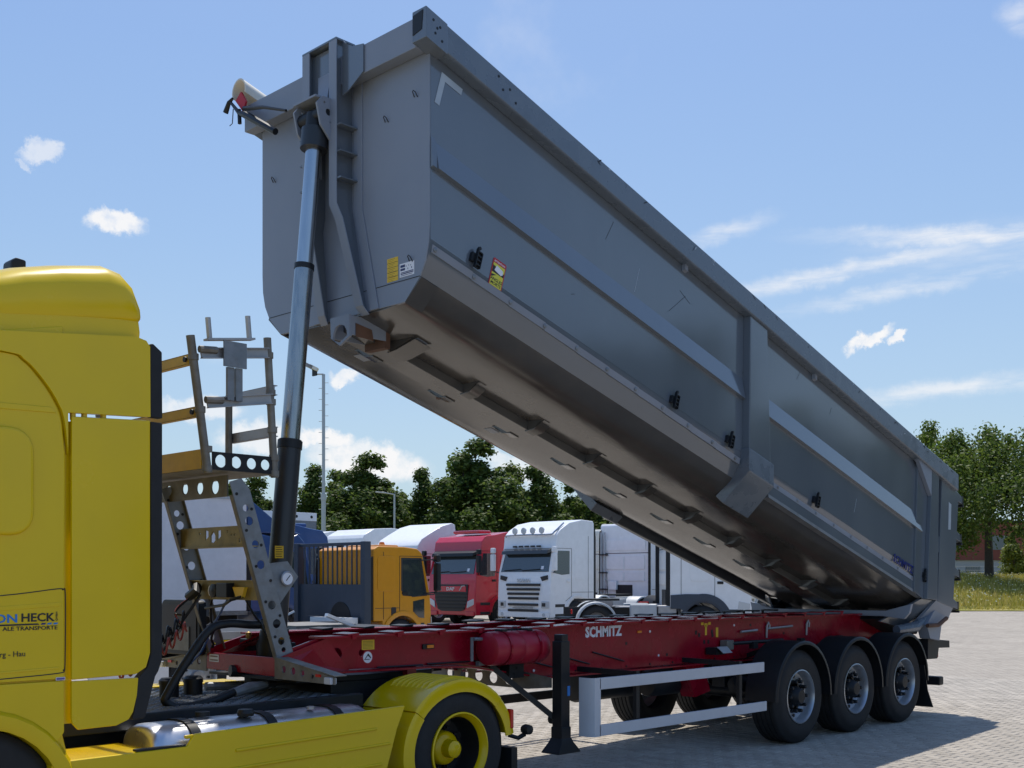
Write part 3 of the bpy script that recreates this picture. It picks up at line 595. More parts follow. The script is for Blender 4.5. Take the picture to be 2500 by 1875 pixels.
# ribs along the side
def rib(x0, x1, sg=1):
    m = MB(); P = [(sg*1.158, .885), (sg*1.198, 1.08), (sg*1.204, 1.112), (sg*1.158, 1.12)]; ext(m, P, x0, x1)
    return m.build('side_rib', GREY, body, bevel=.004)
for sg in (1, -1): rib(6.84, 2.45, sg); rib(2.05, -1.86, sg)
m = MB(); ext(m, [(1.162, .87), (1.18, 1.0), (1.19, 1.11), (1.162, 1.12)], 6.89, 6.84); m.build('rib_end', GREY, body)
for sg in (1, -1):
    m = MB(); n = 10
    for k in range(n):
        xa, xb = 6.87+(2.5-6.87)*k/n, 6.87+(2.5-6.87)*(k+1)/n
        for (x0, x1, a) in ((xa, xb, 1.712+.05*k/n), ): 
            ext(m, [(sg*1.150, a), (sg*1.166, a+.003), (sg*1.150, a+.062), (sg*1.12, a+.06)], x0, x1)
    m.build('rivet_strip', GREYF, body)
    m = MB(); ext(m, [(sg*1.150, 1.775), (sg*1.168, 1.775), (sg*1.168, 1.83), (sg*1.150, 1.83)], 1.98, -1.8); m.build('rivet_strip', GREYF, body)
    for k in range(11): MB().lathe([(.021, 0), (.021, .007), (.012, .012), (0, .012)], 8, Pb(6.84-.425*k, 1.158, 1.742+.0045*k) if sg > 0 else Pb(6.84-.425*k, -1.170, 1.742+.0045*k)).build('rivet', GALV, body)
    for k in range(9): MB().lathe([(.019, 0), (.019, .007), (.01, .012), (0, .012)], 8, Pb(1.75-.42*k, 1.166 if sg > 0 else -1.178, 1.80)).build('rivet', GALV, body)
# middle post with its foot wrapped round the belly
for sg in (1, -1):
    m = MB(); vs = []
    for (x0, x1, d) in ((2.095, 2.43, .222), (2.03, 2.46, 1.66)):
        for x, y in ((x0, 1.155), (x0, 1.25), (x1, 1.25), (x1, 1.155)): vs.append(Pb(x, sg*y, d+(x1-x)*0))
    m.hexa(vs); m.build('middle_post', GREY, body, bevel=.012)
    m = MB(); ext(m, [(sg*1.14, 1.64), (sg*1.262, 1.64), (sg*1.262, 1.885), (sg*.93, 2.215), (sg*.83, 2.13), (sg*.96, 2.02), (sg*1.08, 1.88)], 2.475, 1.985); m.build('post_foot', GREYW, body, bevel=.01)
    lo_ = 1.955 if sg > 0 else 2.085                                   # the far apron hangs lower
    m = MB(); ext(m, [(sg*1.153, 1.79), (sg*1.164, 1.79), (sg*1.169, lo_), (sg*1.159, lo_)], 1.98, -1.78); m.build('apron', GREY, body)
    m = MB(); ext(m, [(sg*1.175, lo_-.01), (sg*1.178, lo_+.027), (sg*1.10, lo_+.035), (sg*1.10, lo_+.02), (sg*1.16, lo_+.005)], 1.96, -1.92); m.build('apron_lip', GALV, body)
# rear frame
for sg in (1, -1):
    def side(poly, y0, y1, name, mt, bev=.006): MB().prism(poly, 'y', sg*y0, sg*y1).build(name, mt, body, bevel=bev)
    side([(-2.06, 3.33), (-2.275, 3.27), (-2.225, 1.58), (-1.90, 1.60)], 1.155, 1.243, 'rear_post', GREY)
    side([(-2.40, 3.24), (-2.955, 3.07), (-2.765, 1.46), (-2.26, 1.56)], 1.155, 1.228, 'rear_post', GREY)
    side([(-1.74, 3.42), (-2.055, 3.33), (-1.90, 1.60), (-1.62, 1.70)], 1.155, 1.19, 'rear_panel', GREY)
    side([(-2.27, 3.27), (-2.41, 3.24), (-2.26, 1.56), (-2.22, 1.56)], 1.12, 1.162, 'rear_recess', DARK)
    side([(-2.31, 2.45), (-2.37, 2.44), (-2.35, 2.22), (-2.29, 2.23)], 1.155, 1.22, 'gap_bridge', GREY)
    side([(-1.62, 3.46), (-2.05, 3.33), (-2.03, 2.98)], 1.19, 1.245, 'corner_gusset', GREYF)
    side([(-2.70, 2.90), (-2.62, 2.93), (-2.60, 2.55), (-2.68, 2.55)], 1.228, 1.2305, 'reflective_strip', TAPE, 0)
    # tail plates that fold in under the belly
    m = MB(); m.hexa([(-1.88, sg*1.17, 1.60), (-2.24, sg*1.20, 1.57), (-1.98, sg*.86, 1.20), (-1.45, sg*.80, 1.30), (-1.86, sg*1.13, 1.60), (-2.24, sg*1.16, 1.55), (-1.98, sg*.82, 1.20), (-1.45, sg*.76, 1.30)]); m.build('tail_plate', GREY, body)
    m = MB(); m.hexa([(-2.22, sg*1.225, 1.58), (-2.77, sg*1.225, 1.47), (-2.74, sg*1.16, 1.30), (-1.9, sg*.95, 1.12), (-2.22, sg*1.18, 1.58), (-2.77, sg*1.18, 1.47), (-2.74, sg*1.1, 1.30), (-1.9, sg*.9, 1.12)]); m.build('tail_plate', GREYF, body)
    side([(-2.74, 1.47), (-2.78, 1.33), (-2.52, 1.22), (-2.46, 1.02), (-2.16, 1.06), (-2.05, 1.25), (-2.3, 1.45)], 1.02, 1.17, 'tail_bracket', GREYF)
    MB().tube([(-2.0, sg*1.2, 1.24), (-2.3, sg*1.22, 1.24), (-2.52, sg*1.24, 1.33)], .028, 8).build('lock_lever', RUST, body)
    MB().tube([(-1.55, sg*.98, 1.19), (-1.95, sg*1.05, 1.22), (-2.25, sg*1.1, 1.36)], [.06, .075, .04], 10).build('hinge_tube', GREYW, body)
m = MB(); m.hexa([(-2.95, -1.17, 3.12), (-2.95, 1.17, 3.12), (-2.78, 1.17, 1.42), (-2.78, -1.17, 1.42), (-3.0, -1.17, 3.12), (-3.0, 1.17, 3.12), (-2.83, 1.17, 1.42), (-2.83, -1.17, 1.42)])
tg = m.build('tailgate', GREY, body)
for z in (3.02, 2.48, 1.98, 1.53):
    xo = -2.95+(3.12-z)*.1
    MB().hexa([(xo, -1.17, z+.09), (xo, 1.2, z+.09), (xo, 1.2, z-.05), (xo, -1.17, z-.05), (xo-.2, -1.17, z+.0), (xo-.2, 1.2, z+.0), (xo-.2, 1.2, z-.09), (xo-.2, -1.17, z-.09)]).build('tailgate_rib', GREY, body, bevel=.008)
    m = MB(); m.box(xo-.235, xo-.2, 1.08, 1.2, z-.10, z+.02); m.box(xo-.15, xo-.02, 1.1, 1.19, z-.1, z-.055); m.tube([(xo-.22, 1.07, z-.12), (xo-.22, 1.21, z-.12)], .02, 6); m.build('gate_hinge', BLACKP, body)
MB().tube([(-3.12, 1.02, 2.42), (-3.16, 1.02, 1.95)], .018, 6).build('gate_rod', ALU, body)
MB().prism([(-.82, 1.37), (.82, 1.37), (1.12, 1.34), (1.19, 1.42), (1.22, 1.54), (.86, 1.445), (-.86, 1.445), (-1.22, 1.54), (-1.19, 1.42), (-1.12, 1.34)], 'x', -1.53, -1.47).build('hinge_sill', GREYF, body, bevel=.006)
# underside: keel beam, gussets
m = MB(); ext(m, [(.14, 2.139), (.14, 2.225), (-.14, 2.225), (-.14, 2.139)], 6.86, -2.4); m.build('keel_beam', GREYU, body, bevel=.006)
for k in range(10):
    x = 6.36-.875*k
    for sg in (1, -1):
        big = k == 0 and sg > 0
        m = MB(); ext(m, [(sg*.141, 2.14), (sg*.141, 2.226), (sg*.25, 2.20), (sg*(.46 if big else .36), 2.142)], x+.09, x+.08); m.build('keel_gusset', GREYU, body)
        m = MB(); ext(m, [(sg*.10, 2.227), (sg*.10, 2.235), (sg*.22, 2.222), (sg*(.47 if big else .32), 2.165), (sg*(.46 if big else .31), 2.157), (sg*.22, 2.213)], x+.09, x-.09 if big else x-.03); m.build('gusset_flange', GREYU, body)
for (x, y) in [(6.35, .42), (6.3, -.43), (4.6, -.45)]:
    m = MB(); ext(m, [(y-.05, 2.1405), (y+.05, 2.1405), (y+.05, 2.144), (y-.05, 2.144)], x+.07, x-.05); m.build('patch_plate', GREYF, body)
MB().lathe([(.02, -.03), (.045, -.03), (.05, 0), (.02, 0)], 14, Pb(5.5, -.13-.12, 2.175), 'z').build('drain_cup', RUST, body)
# pivot socket under the front edge
MB().holed([(0, 4.07), (.262, 4.07), (.268, 3.885), (.13, 3.822), (.01, 3.90)], [[(.035, 3.878), (.04, 3.93), (.075, 3.985), (.13, 4.0), (.19, 3.985), (.225, 3.94), (.232, 3.895), (.13, 3.848)]], .022, frame((6.97, 0, 0), (0, 1, 0), (0, 0, 1), (1, 0, 0))).build('pivot_socket', GREYF, body)

for y in (0, .252): MB().box(6.6, 6.97, y, y+.012, 3.9, 4.06).build('socket_cheek', GREYF, body)
MB().box(6.55, 6.62, 0, .26, 3.84, 4.02).build('socket_back', RUST, body)
MB().prism([(6.74, 3.88), (6.93, 3.89), (6.93, 4.0), (6.76, 3.97)], 'y', .267, .272).build('rust_plate', RUST, body)
# hook column on the front wall
def flange(pts, w0, w1, t, name):
    m = MB(); rings = []
    for (x, y, z) in pts: rings.append([(x, y+w0, z), (x, y+w1, z), (x-t, y+w1, z), (x-t, y+w0, z)])
    m.loft(rings); return m.build(name, GREYF, body, bevel=.003)
for sg in (1, -1):
    yT = .175 if sg > 0 else -.2
    yB = .36 if sg > 0 else -.16
    P = [(7.10, yT, 6.335), (7.10, yT, 4.98), (7.06, yT+.03*sg, 4.86), (6.97, yB, 4.12), (6.92, yB+.02*sg, 4.05)]
    flange(P, -.05, .05, .012, 'column_flange')
    m = MB(); rings = []
    for (x, y, z) in P: rings.append([(x-.012, y-.008, z), (x-.012, y+.008, z), (6.9, y+.008, z), (6.9, y-.008, z)])
    m.loft(rings).build('column_web', GREY, body)
    flange([(6.913, yT+.1*sg, 6.0), (6.913, yT+.1*sg, 4.95), (6.913, yB+.13*sg, 4.08)], -.055, .055, .012, 'column_base')
    for z in (5.62, 5.40, 5.18): MB().box(6.9, 7.09, min(yT, yT+.1*sg), max(yT, yT+.1*sg), z, z+.012).build('column_rung', GREY, body)
m = MB(); m.box(6.9, 7.10, -.25, .225, 6.335, 6.35); m.build('column_cap', GREY, body)
m = MB(); m.box(6.9, 7.04, -.19, .165, 5.72, 6.32); m.build('column_box', GREY, body)
m = MB(); m.slab([(7.03, -.1, 6.12), (7.03, .08, 6.12), (7.09, .1, 5.85), (7.09, -.02, 5.80)], (1, 0, .2), .012); m.build('stop_plate', GREYF, body)
m = MB(); m.prism([(.225, 6.345), (.27, 6.30), (.36, 6.25), (.50, 6.225), (.50, 6.0), (.3, 5.9), (.225, 5.88)], 'x', 7.022, 7.034); m.build('head_gusset', GREY, body)
# stickers
def plate(cx, y, cz, w, h, mt, par, t=.0015, name='sticker', M=None):
    return MB().box(-w/2, w/2, -h/2, h/2, 0, t, M if M is not None else SIDE(cx, y, cz)).build(name, mt, par, smooth=0)
def FR(x, y, z): return FRONT(x, y, z)
st = plate(0, 0, 0, .136, .19, STY, body, M=FR(6.9005, .713, 4.367))
m = MB()
for k in range(1, 5): m.box(.645, .781, 0, .0, 0, 0) if False else m.box(-.068, .068, -.095+.038*k-.001, -.095+.038*k+.001, .0015, .0025, FR(6.9005, .713, 4.367))
for k in range(14): m.box(-.055, .03+.02*((k*7) % 3-1), -.088+.0132*k, -.0865+.0132*k, .0015, .0022, FR(6.9005, .713, 4.367))
m.build('sticker_print', INK, body, smooth=0)
plate(0, 0, 0, .177, .108, STW, body, M=FR(6.9005, .89, 4.338)); m = MB(); F_ = FR(6.9005, .89, 4.338)
for b_ in [(-.078, -.022, .022, .042), (-.078, -.022, -.004, .014), (-.075, .08, -.022, -.016), (-.075, .08, -.034, -.026), (-.075, .07, -.045, -.041), (-.01, -.004, .022, .03), (.02, .026, .024, .032), (.045, .05, .02, .03), (.01, .016, -.002, .01), (.055, .062, -.002, .012)]: m.box(b_[0], b_[1], b_[2], b_[3], .0015, .0025, F_)
m.build('sticker_print', STB, body, smooth=0)
# blind-spot warning sticker
def BS(s, h, y=1.1625): o = Sb(s, y, h); return frame(o, -U, NB, (0, 1, 0))
Ms = BS(8.912, -1.533)
def pl(w0, w1, h0, h1, z, mt, name='sticker'): return MB().box(w0, w1, h0, h1, z-.001, z, Ms).build(name, mt, body, smooth=0)
MB().add([], []); MB().prism([(x, y) for x, y in rrect(.158, .245, .014)], 'z', 0, .0015, Ms).build('sticker', STR, body, smooth=0)
pl(-.068, .068, -.112, .082, .0028, LEMON); m = MB(); m.prism([(-.068, .0), (.068, -.0), (.068, .03), (-.068, .06)], 'z', .0028, .0036, Ms); m.prism([(-.068, -.045), (-.068, -.02), (-.01, -.01)], 'z', .0028, .0036, Ms); m.build('sticker_print', INK, body, smooth=0)
m = MB(); m.prism([(-.045, .02), (.035, .005), (.055, .02), (.05, .05), (-.03, .07)], 'z', .0036, .0044, Ms); m.build('sticker_print', WHITEP, body, smooth=0)
m = MB(); m.prism([(.02, -.028), (.052, -.028), (.036, .0)], 'z', .0028, .0038, Ms); m.build('sticker_print', YELP, body, smooth=0)
text('ATTENTION', .016, Ms @ Matrix.Translation((0, .092, .0016)), WHITEP, body, align='CENTER', bold=.02, t=.0008); text('ANGLES', .026, Ms @ Matrix.Translation((0, -.066, .0029)), INK, body, align='CENTER', bold=.03, t=.0008); text('MORTS', .026, Ms @ Matrix.Translation((0, -.101, .0029)), INK, body, align='CENTER', bold=.03, t=.0008)
m = MB(); Mt = BS(9.93, -.29); m.prism([(0, 0), (.235, 0), (.235, -.055), (.052, -.055), (.052, -.27), (0, -.27)], 'z', 0, .001, Mt); m.build('reflective_strip', TAPE, body, smooth=0)
text('SCHMITZ', .10, BS(1.36, -1.672, 1.1715), NAVYP, body, sx=.90, bold=.03, spacing=1.12)
# latch hooks for the tarp
def latch(s, h):
    M_ = frame(Sb(s, 1.16, h), -U, NB, (0, 1, 0)) @ Matrix.Diagonal((.72, .74, .72, 1)); m = MB()
    m.box(-.075, -.02, -.05, .05, 0, .05, M_); m.box(-.03, .05, -.11, .09, .045, .062, M_)
    for k in range(4): m.box(-.025, .045, -.085+.05*k, -.068+.05*k, .06, .085, M_)
    m.box(-.032, -.02, -.11, .11, .045, .09, M_); m.box(.04, .052, -.11, .07, .045, .09, M_); m.lathe([(0, 0), (.022, 0), (.022, .03), (0, .03)], 10, (0, 0, 0), 'z', M=M_ @ Matrix.Translation((-.005, .115, .05)))
    m.build('tarp_latch', BLACKP, body, bevel=.003)
for s_, h_ in [(9.19, -1.54), (6.35, -1.575), (5.33, -1.587), (3.46, -1.595), (.48, -1.61)]: latch(s_, h_)
for x in (3.55, 1.0): 
    m = MB(); ext(m, [(1.163, .225), (1.205, .225), (1.205, .275), (1.163, .285)], x, x-.05); m.build('rail_clip', GREYF, body)
# rolled tarp at the far front corner
m = MB()
for k in range(2):
    rings = []
    for x in (7.08, 6.0, 3, 0, -2.8):
        zc = ZT(x)+.07; ring = []
        for t in range(11): a = R(200-22*t); ring.append(Vector((x, -1.27+(.115-.0)*math.cos(a), zc+.115*math.sin(a)+.02)))
        for t in range(10, -1, -1): a = R(200-22*t); ring.append(Vector((x, -1.27+.10*math.cos(a), zc+.10*math.sin(a)+.02)))
        rings.append(ring)
    if k == 0: m.loft(rings)
m.build('rolled_tarp', TARPC, body)
m = MB(); m.slab([(7.07, -1.31, 6.27), (7.07, -1.19, 6.14), (7.07, -1.14, 6.22), (7.07, -1.22, 6.33)], (1, 0, 0), .02); m.build('tarp_lining', TARPR, body)
m = MB(); m.tube([(7.1, -1.38, 6.28), (7.12, -1.2, 6.12), (7.14, -1.05, 6.05), (7.12, -.62, 5.79)], [.012, .02, .035, .03], 8); m.tube([(7.1, -1.15, 6.15), (7.16, -.75, 6.03), (7.16, -.4, 5.9)], [.022, .016, .012], 6); m.tube([(7.12, -1.2, 6.15), (7.12, -1.19, 6.02)], .02, 6); m.build('tarp_arm', BLACKP, body)
m = MB(); m.tube([(7.1, -1.34, 6.3), (7.1, -1.40, 6.28), (7.1, -1.46, 6.2)], [.012, .02, .026], 7); m.tube([(7.1, -1.33, 6.2), (7.1, -1.345, 6.07), (7.1, -1.39, 6.06)], .005, 4); m.build('crank_handle', BLACKP, body)

# ------------------------------------------------------------------ hydraulic ram
ra, rb = Vector((7.565, 0, 1.25)), Vector((7.145, 0, 5.62)); rd = (rb-ra)
def rp(t): return ra+rd*t
ram = empty('hydraulic_ram', (0, 0, 0), 0, tr)
def ramseg(t0, t1, r, name, mt, lip=0, rt=None):
    m = MB(); m.tube([rp(t0), rp(t1)], [r, rt or r], 32); o = m.build(name, mt, ram)
    return o
ramseg(0, .402, .098, 'base_tube', RAMB, rt=.094); ramseg(.385, .40, .102, 'wiper_ring', BLACKP); ramseg(.40, .735, .078, 'ram_stage', CHROMED); ramseg(.728, .738, .083, 'wiper_ring', BLACKP); ramseg(.735, .985, .067, 'ram_stage', CHROME)
ramseg(.962, 1.0, .115, 'head_collar', RAMB); ramseg(.99, 1.03, .085, 'head_pin', BLACKP)
MB().tube([(7.15, -.19, 5.73), (7.15, .14, 5.73)], .06, 14).build('head_trunnion', BLACKP, ram)
for y in (-.19, .13): MB().holed([(7.24, 5.79), (7.18, 5.86), (7.06, 5.86), (6.95, 5.8), (6.95, 5.30), (7.02, 5.42), (7.2, 5.62)], [(7.12, 5.74, .028), (7.16, 5.81, .01), (7.1, 5.66, .01)], .02, frame((0, y+.02, 0), (1, 0, 0), (0, 0, 1), (0, -1, 0))).build('head_bracket', GREYF, ram, bevel=.002)
MB().box(7.05, 7.24, -.19, .13, 5.845, 5.862).build('head_cap', GREYF, ram)
plate(0, 0, 0, .07, .1, STY, ram, M=frame(rp(.19)+Vector((.07, .0765, 0)), (-.74, .67, 0), (0, 0, 1), (.67, .74, 0)) @ Matrix.Translation((.0, 0, .003)))
m = MB(); Mk = frame(rp(.19)+Vector((.07, .0765, 0)), (-.74, .67, 0), (0, 0, 1), (.67, .74, 0)) @ Matrix.Translation((0, 0, .0046))
for k in range(5): m.box(-.028, .02+.004*(k % 3), .035-.018*k, .04-.018*k, 0, .0008, Mk)
m.build('sticker_print', INK, ram, smooth=0)

# ------------------------------------------------------------------ chassis
for sg in (1, -1):
    y0, y1 = (.485, .5) if sg > 0 else (-.5, -.485)
    prof = [(7.84, 1.14), (7.84, 1.30), (7.5, 1.392), (4.9, 1.392), (4.3, 1.412), (-1.38, 1.385), (-2.36, 1.255), (-2.36, 1.02), (-1.6, 1.0), (-.9, .93), (4.9, .945), (5.9, 1.105), (6.4, 1.13)]
    hol = [(7.17, 1.26, .062), (6.74+.25, 1.24, .0)] if False else [(7.52, 1.25, .03), (7.25, 1.26, .05)]
    MB().holed(prof, [(7.30, 1.262, .052), (7.05, 1.262, .03)], .015, frame((0, sg*.5 if sg > 0 else -.485, 0), (1, 0, 0), (0, 0, 1), (0, -1, 0))).build('frame_beam', RED, tr)
    m = MB(); w0, w1 = sg*.40, sg*.58
    top = [(7.5, 1.395), (4.9, 1.395), (4.3, 1.415), (-1.38, 1.388)]
    for a, b_ in zip(top[:-1], top[1:]): m.hexa([(a[0], w0, a[1]), (b_[0], w0, b_[1]), (b_[0], w1, b_[1]), (a[0], w1, a[1]), (a[0], w0, a[1]+.016), (b_[0], w0, b_[1]+.016), (b_[0], w1, b_[1]+.016), (a[0], w1, a[1]+.016)])
    bt = [(7.5, 1.13), (6.4, 1.118), (5.9, 1.095), (4.9, .935), (-.9, .92)]
    for a, b_ in zip(bt[:-1], bt[1:]): m.hexa([(a[0], w0, a[1]), (b_[0], w0, b_[1]), (b_[0], w1, b_[1]), (a[0], w1, a[1]), (a[0], w0, a[1]-.014), (b_[0], w0, b_[1]-.014), (b_[0], w1, b_[1]-.014), (a[0], w1, a[1]-.014)])
    m.build('beam_flange', RED, tr)
    for k in range(18):
        x = 7.2-.47*k
        m = MB(); zt = 1.412+(.02 if x < 4.9 else 0); m.hexa([(x+.055, sg*.38, zt), (x-.055, sg*.38, zt), (x-.055, sg*.59, zt), (x+.055, sg*.59, zt), (x+.055, sg*.38, zt+.012), (x-.055, sg*.38, zt+.02), (x-.055, sg*.59, zt+.02), (x+.055, sg*.59, zt+.012)]); m.box(x-.02, x+.02, min(sg*.585, sg*.6), max(sg*.585, sg*.6), zt-.03, zt); m.build('rest_pad', DARK if sg < 0 else RED, tr)
MB().box(7.3, 7.8, -.05, .05, 1.0, 1.12).build('king_pin_plate', DARK, tr)
for x in (6.5, 5.4, 4.0, 2.9, 1.9, .65, -.65, -2.0): MB().box(x-.05, x+.05, -.485, .485, 1.05, 1.33).build('cross_member', RED if x > 3 else DARK, tr)
# front plate with folded sides
MB().prism([(-.52, 1.125), (.55, 1.115), (.51, 1.262), (-.49, 1.262)], 'x', 7.85, 7.87).build('front_plate', RED, tr, bevel=.006)
m = MB(); m.slab([(7.86, -.30, 1.262), (7.50, -.32, 1.27), (7.45, -.05, 1.44), (7.62, -.02, 1.43)], (.3, .3, 1), .012); m.build('front_wedge', RED, tr)
m = MB(); m.slab([(7.86, .55, 1.115), (7.86, .51, 1.262), (7.42, .52, 1.395), (7.2, .52, 1.13)], (0, 1, 0), .012); m.build('front_side_plate', RED, tr)
m = MB(); m.box(7.2, 7.86, -.48, .48, 1.085, 1.105); m.build('coupling_plate', DARK, tr)
plate(0, 0, 0, .14, .06, STW, tr, M=FR(7.871, -.385, 1.218)); text('BULK TIPPER'[:0] or 'SEMI', .001, FR(7.8, 0, 1.1), INK, tr) if False else None
m = MB()
for k, (a, b_) in enumerate([(-.06, .06), (-.055, .055)]): m.box(a, b_, -.018+.03*k, -.006+.03*k, .0015, .0022, FR(7.871, -.385, 1.214))
m.build('sticker_print', mat('brown_print', (.2, .12, .1), .6), tr, smooth=0)
# cross bar with marker lamps
for sg in (1, -1):
    m = MB(); m.holed([(0, 0), (0, .15), (.10, .15), (.75, .05), (.75, -.0)], [(.12, .075, .028), (.24, .07, .03), (.36, .06, .024), (.48, .045, .02)], .012, frame((7.875 if sg > 0 else 7.872, sg*.50, 1.105), (0, sg, 0), (0, 0, 1), (sg*1, 0, 0)))
    m.box(7.80, 7.885, min(sg*.5, sg*1.25), max(sg*.5, sg*1.25), 1.255, 1.262) if False else None
    m.build('lamp_bracket', GALVD, tr)
    m = MB(); m.hexa([(7.78, sg*.5, 1.262), (7.89, sg*.5, 1.262), (7.89, sg*1.25, 1.162), (7.78, sg*1.25, 1.162), (7.78, sg*.5, 1.27), (7.89, sg*.5, 1.27), (7.89, sg*1.25, 1.17), (7.78, sg*1.25, 1.17)]); m.build('bracket_flange', GALVD, tr)
    MB().box(7.85, 7.91, min(sg*1.15, sg*1.23), max(sg*1.15, sg*1.23), 1.105, 1.155).build('marker_lamp', GUARD, tr, bevel=.008)
    MB().box(7.885, 7.895, min(sg*1.03, sg*1.09), max(sg*1.03, sg*1.09), 1.15, 1.17).build('side_marker', REDL, tr)
# marks on the side of the frame
Y5 = .5015
plate(6.985, Y5, 1.325, .13, .08, STY, tr); m = MB()
for k in range(6): m.box(-.055, .05, -.03+.011*k, -.0275+.011*k, .0015, .0022, SIDE(6.985, Y5, 1.325))
m.build('sticker_print', INK, tr, smooth=0)
Mc = SIDE(6.99, Y5, 1.223)
MB().lathe([(0, 0), (.055, 0), (.055, .0015), (0, .0015)], 28, ax='z', M=Mc).build('sticker', STR, tr); MB().lathe([(0, .0016), (.047, .0016), (.047, .0024), (0, .0024)], 28, ax='z', M=Mc).build('sticker', STW, tr)
m = MB(); m.prism([(-.035, -.02), (.02, -.02), (.02, -.014), (-.035, -.014)], 'z', .0024, .0032, Mc); m.prism([(-.03, -.012), (-.022, -.012), (.012, .024), (.004, .03)], 'z', .0024, .0032, Mc); m.prism([(-.005, .018), (.032, -.012), (.036, -.004), (.006, .03)], 'z', .0024, .0032, Mc); m.build('sticker_print', INK, tr, smooth=0)
MB().box(6.27, 6.40, .5, .517, 1.262, 1.305).build('lamp_base', BLACKP, tr, bevel=.004); MB().box(6.285, 6.36, .517, .527, 1.27, 1.298).build('side_marker', AMBER, tr, bevel=.003)
MB().box(3.35, 3.42, .5, .512, 1.30, 1.325).build('side_marker', AMBER, tr, bevel=.003)
m = MB(); m.tube([(5.66, .62, 1.325), (5.9, .62, 1.335)], .016, 8); m.box(5.895, 5.925, .60, .612, 1.14, 1.35); m.build('crank_handle', GALV, tr); MB().box(5.70, 5.78, .52, .56, 1.09, 1.13).build('valve', GALV, tr)
text('SCHMITZ', .098, SIDE(4.25, .5012, 1.288), WHITEP, tr, sx=.93, bold=.065, spacing=1.06)
for (x, z, w, h) in [(2.17, 1.35, .06, .035), (2.24, 1.365, .05, .03), (2.10, 1.365, .05, .03), (2.17, 1.29, .035, .11), (1.95, 1.26, .045, .11)]: plate(x, .5015, z, w, h, STY, tr, name='sticker')
for (x, z) in [(2.36, 1.27), (2.05, 1.27), (2.2, 1.16), (2.12, 1.16), (2.3, 1.24), (2.04, 1.23)]: MB().box(x-.018, x+.018, .5, .5025, z-.022, z+.022).build('frame_slot', DARK, tr)
for x, z in [(3.2, 1.31), (1.6, 1.33), (3.05, 1.05), (5.0, 1.0)]: MB().lathe([(0, .5), (.014, .5), (.014, .504), (0, .504)], 8, (x, 0, z)).build('plug', WHITEP, tr)
m = MB(); m.box(2.02, 2.2, .52, .66, 1.02, 1.10); m.build('step_box', BLACKP, tr); MB().slab([(2.0, .66, 1.11), (2.2, .66, 1.11), (2.16, .72, 1.04), (1.98, .72, 1.04)], (0, 1, 0), .01).build('step_lamp', ALU, tr)
m = MB(); m.box(1.78, 1.92, .52, .62, 1.06, 1.17); m.build('valve_block', GALVD, tr, bevel=.01); MB().tube([(1.8, .6, 1.13), (.9, .72, 1.14)], .022, 8).build('air_pipe', DARK, tr)
# red water can
m = MB(); rr = .152
prof = [(0, -.36), (.10, -.36), (.14, -.345), (rr, -.31)]
for k in (-.22, -.02, .18): prof += [(rr, k-.014), (rr-.008, k), (rr, k+.014)]
prof += [(rr, .30), (.145, .335), (.11, .352), (0, .355)]
m.lathe(prof, 28, (5.45, .67, 1.245), 'x'); m.build('water_can', REDCAN, tr)
for x in (5.62, 5.24): MB().lathe([(.155, -.012), (.158, -.012), (.158, .012), (.155, .012)], 28, (x, .67, 1.245), 'x', closed=True).build('can_strap', RED, tr)
m = MB(); m.box(5.25, 5.31, .62, .72, 1.395, 1.415); m.box(5.58, 5.64, .62, .72, 1.395, 1.415); m.tube([(5.40, .67, 1.40), (5.41, .67, 1.43), (5.46, .67, 1.43), (5.47, .67, 1.40)], .006, 5); m.build('can_clip', BLACKP, tr)
# landing legs
for sg in (1, -1):
    lg = empty('landing_leg', (0, 0, 0), 0, tr); y = sg*.93
    MB().box(5.035, 5.155, y-.058, y+.058, .50, 1.30).build('outer_tube', BLACKP, lg, bevel=.01); MB().box(5.03, 5.16, y-.066, y+.066, .40, .52).build('inner_tube', DARK, lg, bevel=.008); MB().box(5.05, 5.14, y-.05, y+.05, 1.29, 1.36).build('gear_head', BLACKP, lg, bevel=.01)
    m = MB(); rings = []
    for (h, w, l) in ((.42, .068, .07), (.38, .08, .085), (.31, .105, .14), (.285, .11, .155)): rings.append([(5.095+l, y-w, h), (5.095+l, y+w, h), (5.095-l, y+w, h), (5.095-l, y-w, h)])
    m.loft(rings).build('foot', BLACKP, lg, bevel=.008)
    MB().bar((5.62, sg*.55, 1.08), (5.10, sg*.88, .58), .045, .05).build('brace', DARK, lg); MB().lathe([(0, -.05), (.045, -.05), (.045, .05), (0, .05)], 12, (5.10, sg*.86, .58)).build('brace_joint', DARK, lg)
    if sg > 0:
        MB().box(5.04, 5.075, y+.058, y+.061, .80, .89).build('maker_plate', BLUEP, lg)
        m = MB()
        for k in range(8): m.lathe([(0, 0), (.012, 0), (.012, .006), (0, .006)], 6, (5.35+.035*(k % 2), .62, 1.35-.05*k))
        m.build('bolts', DARK, lg)
    MB().box(5.26, 5.45, sg*.5, sg*.62, .96, 1.41).build('leg_mount', DARK, lg) if sg < 0 else MB().box(5.26, 5.45, .5, .62, .96, 1.41).build('leg_mount', DARK, lg)
m = MB(); m.holed([(-.85, 1.02), (.30, 1.02), (.85, .96), (.85, .87), (.55, .84), (-.85, .84)], [(-.5, .93, .055), (-.3, .93, .055), (-.1, .93, .055), (.1, .92, .055), (.3, .92, .055)], .012, frame((5.13, 0, 0), (0, 1, 0), (0, 0, 1), (1, 0, 0))); m.build('leg_cross_beam', GALVD, tr)
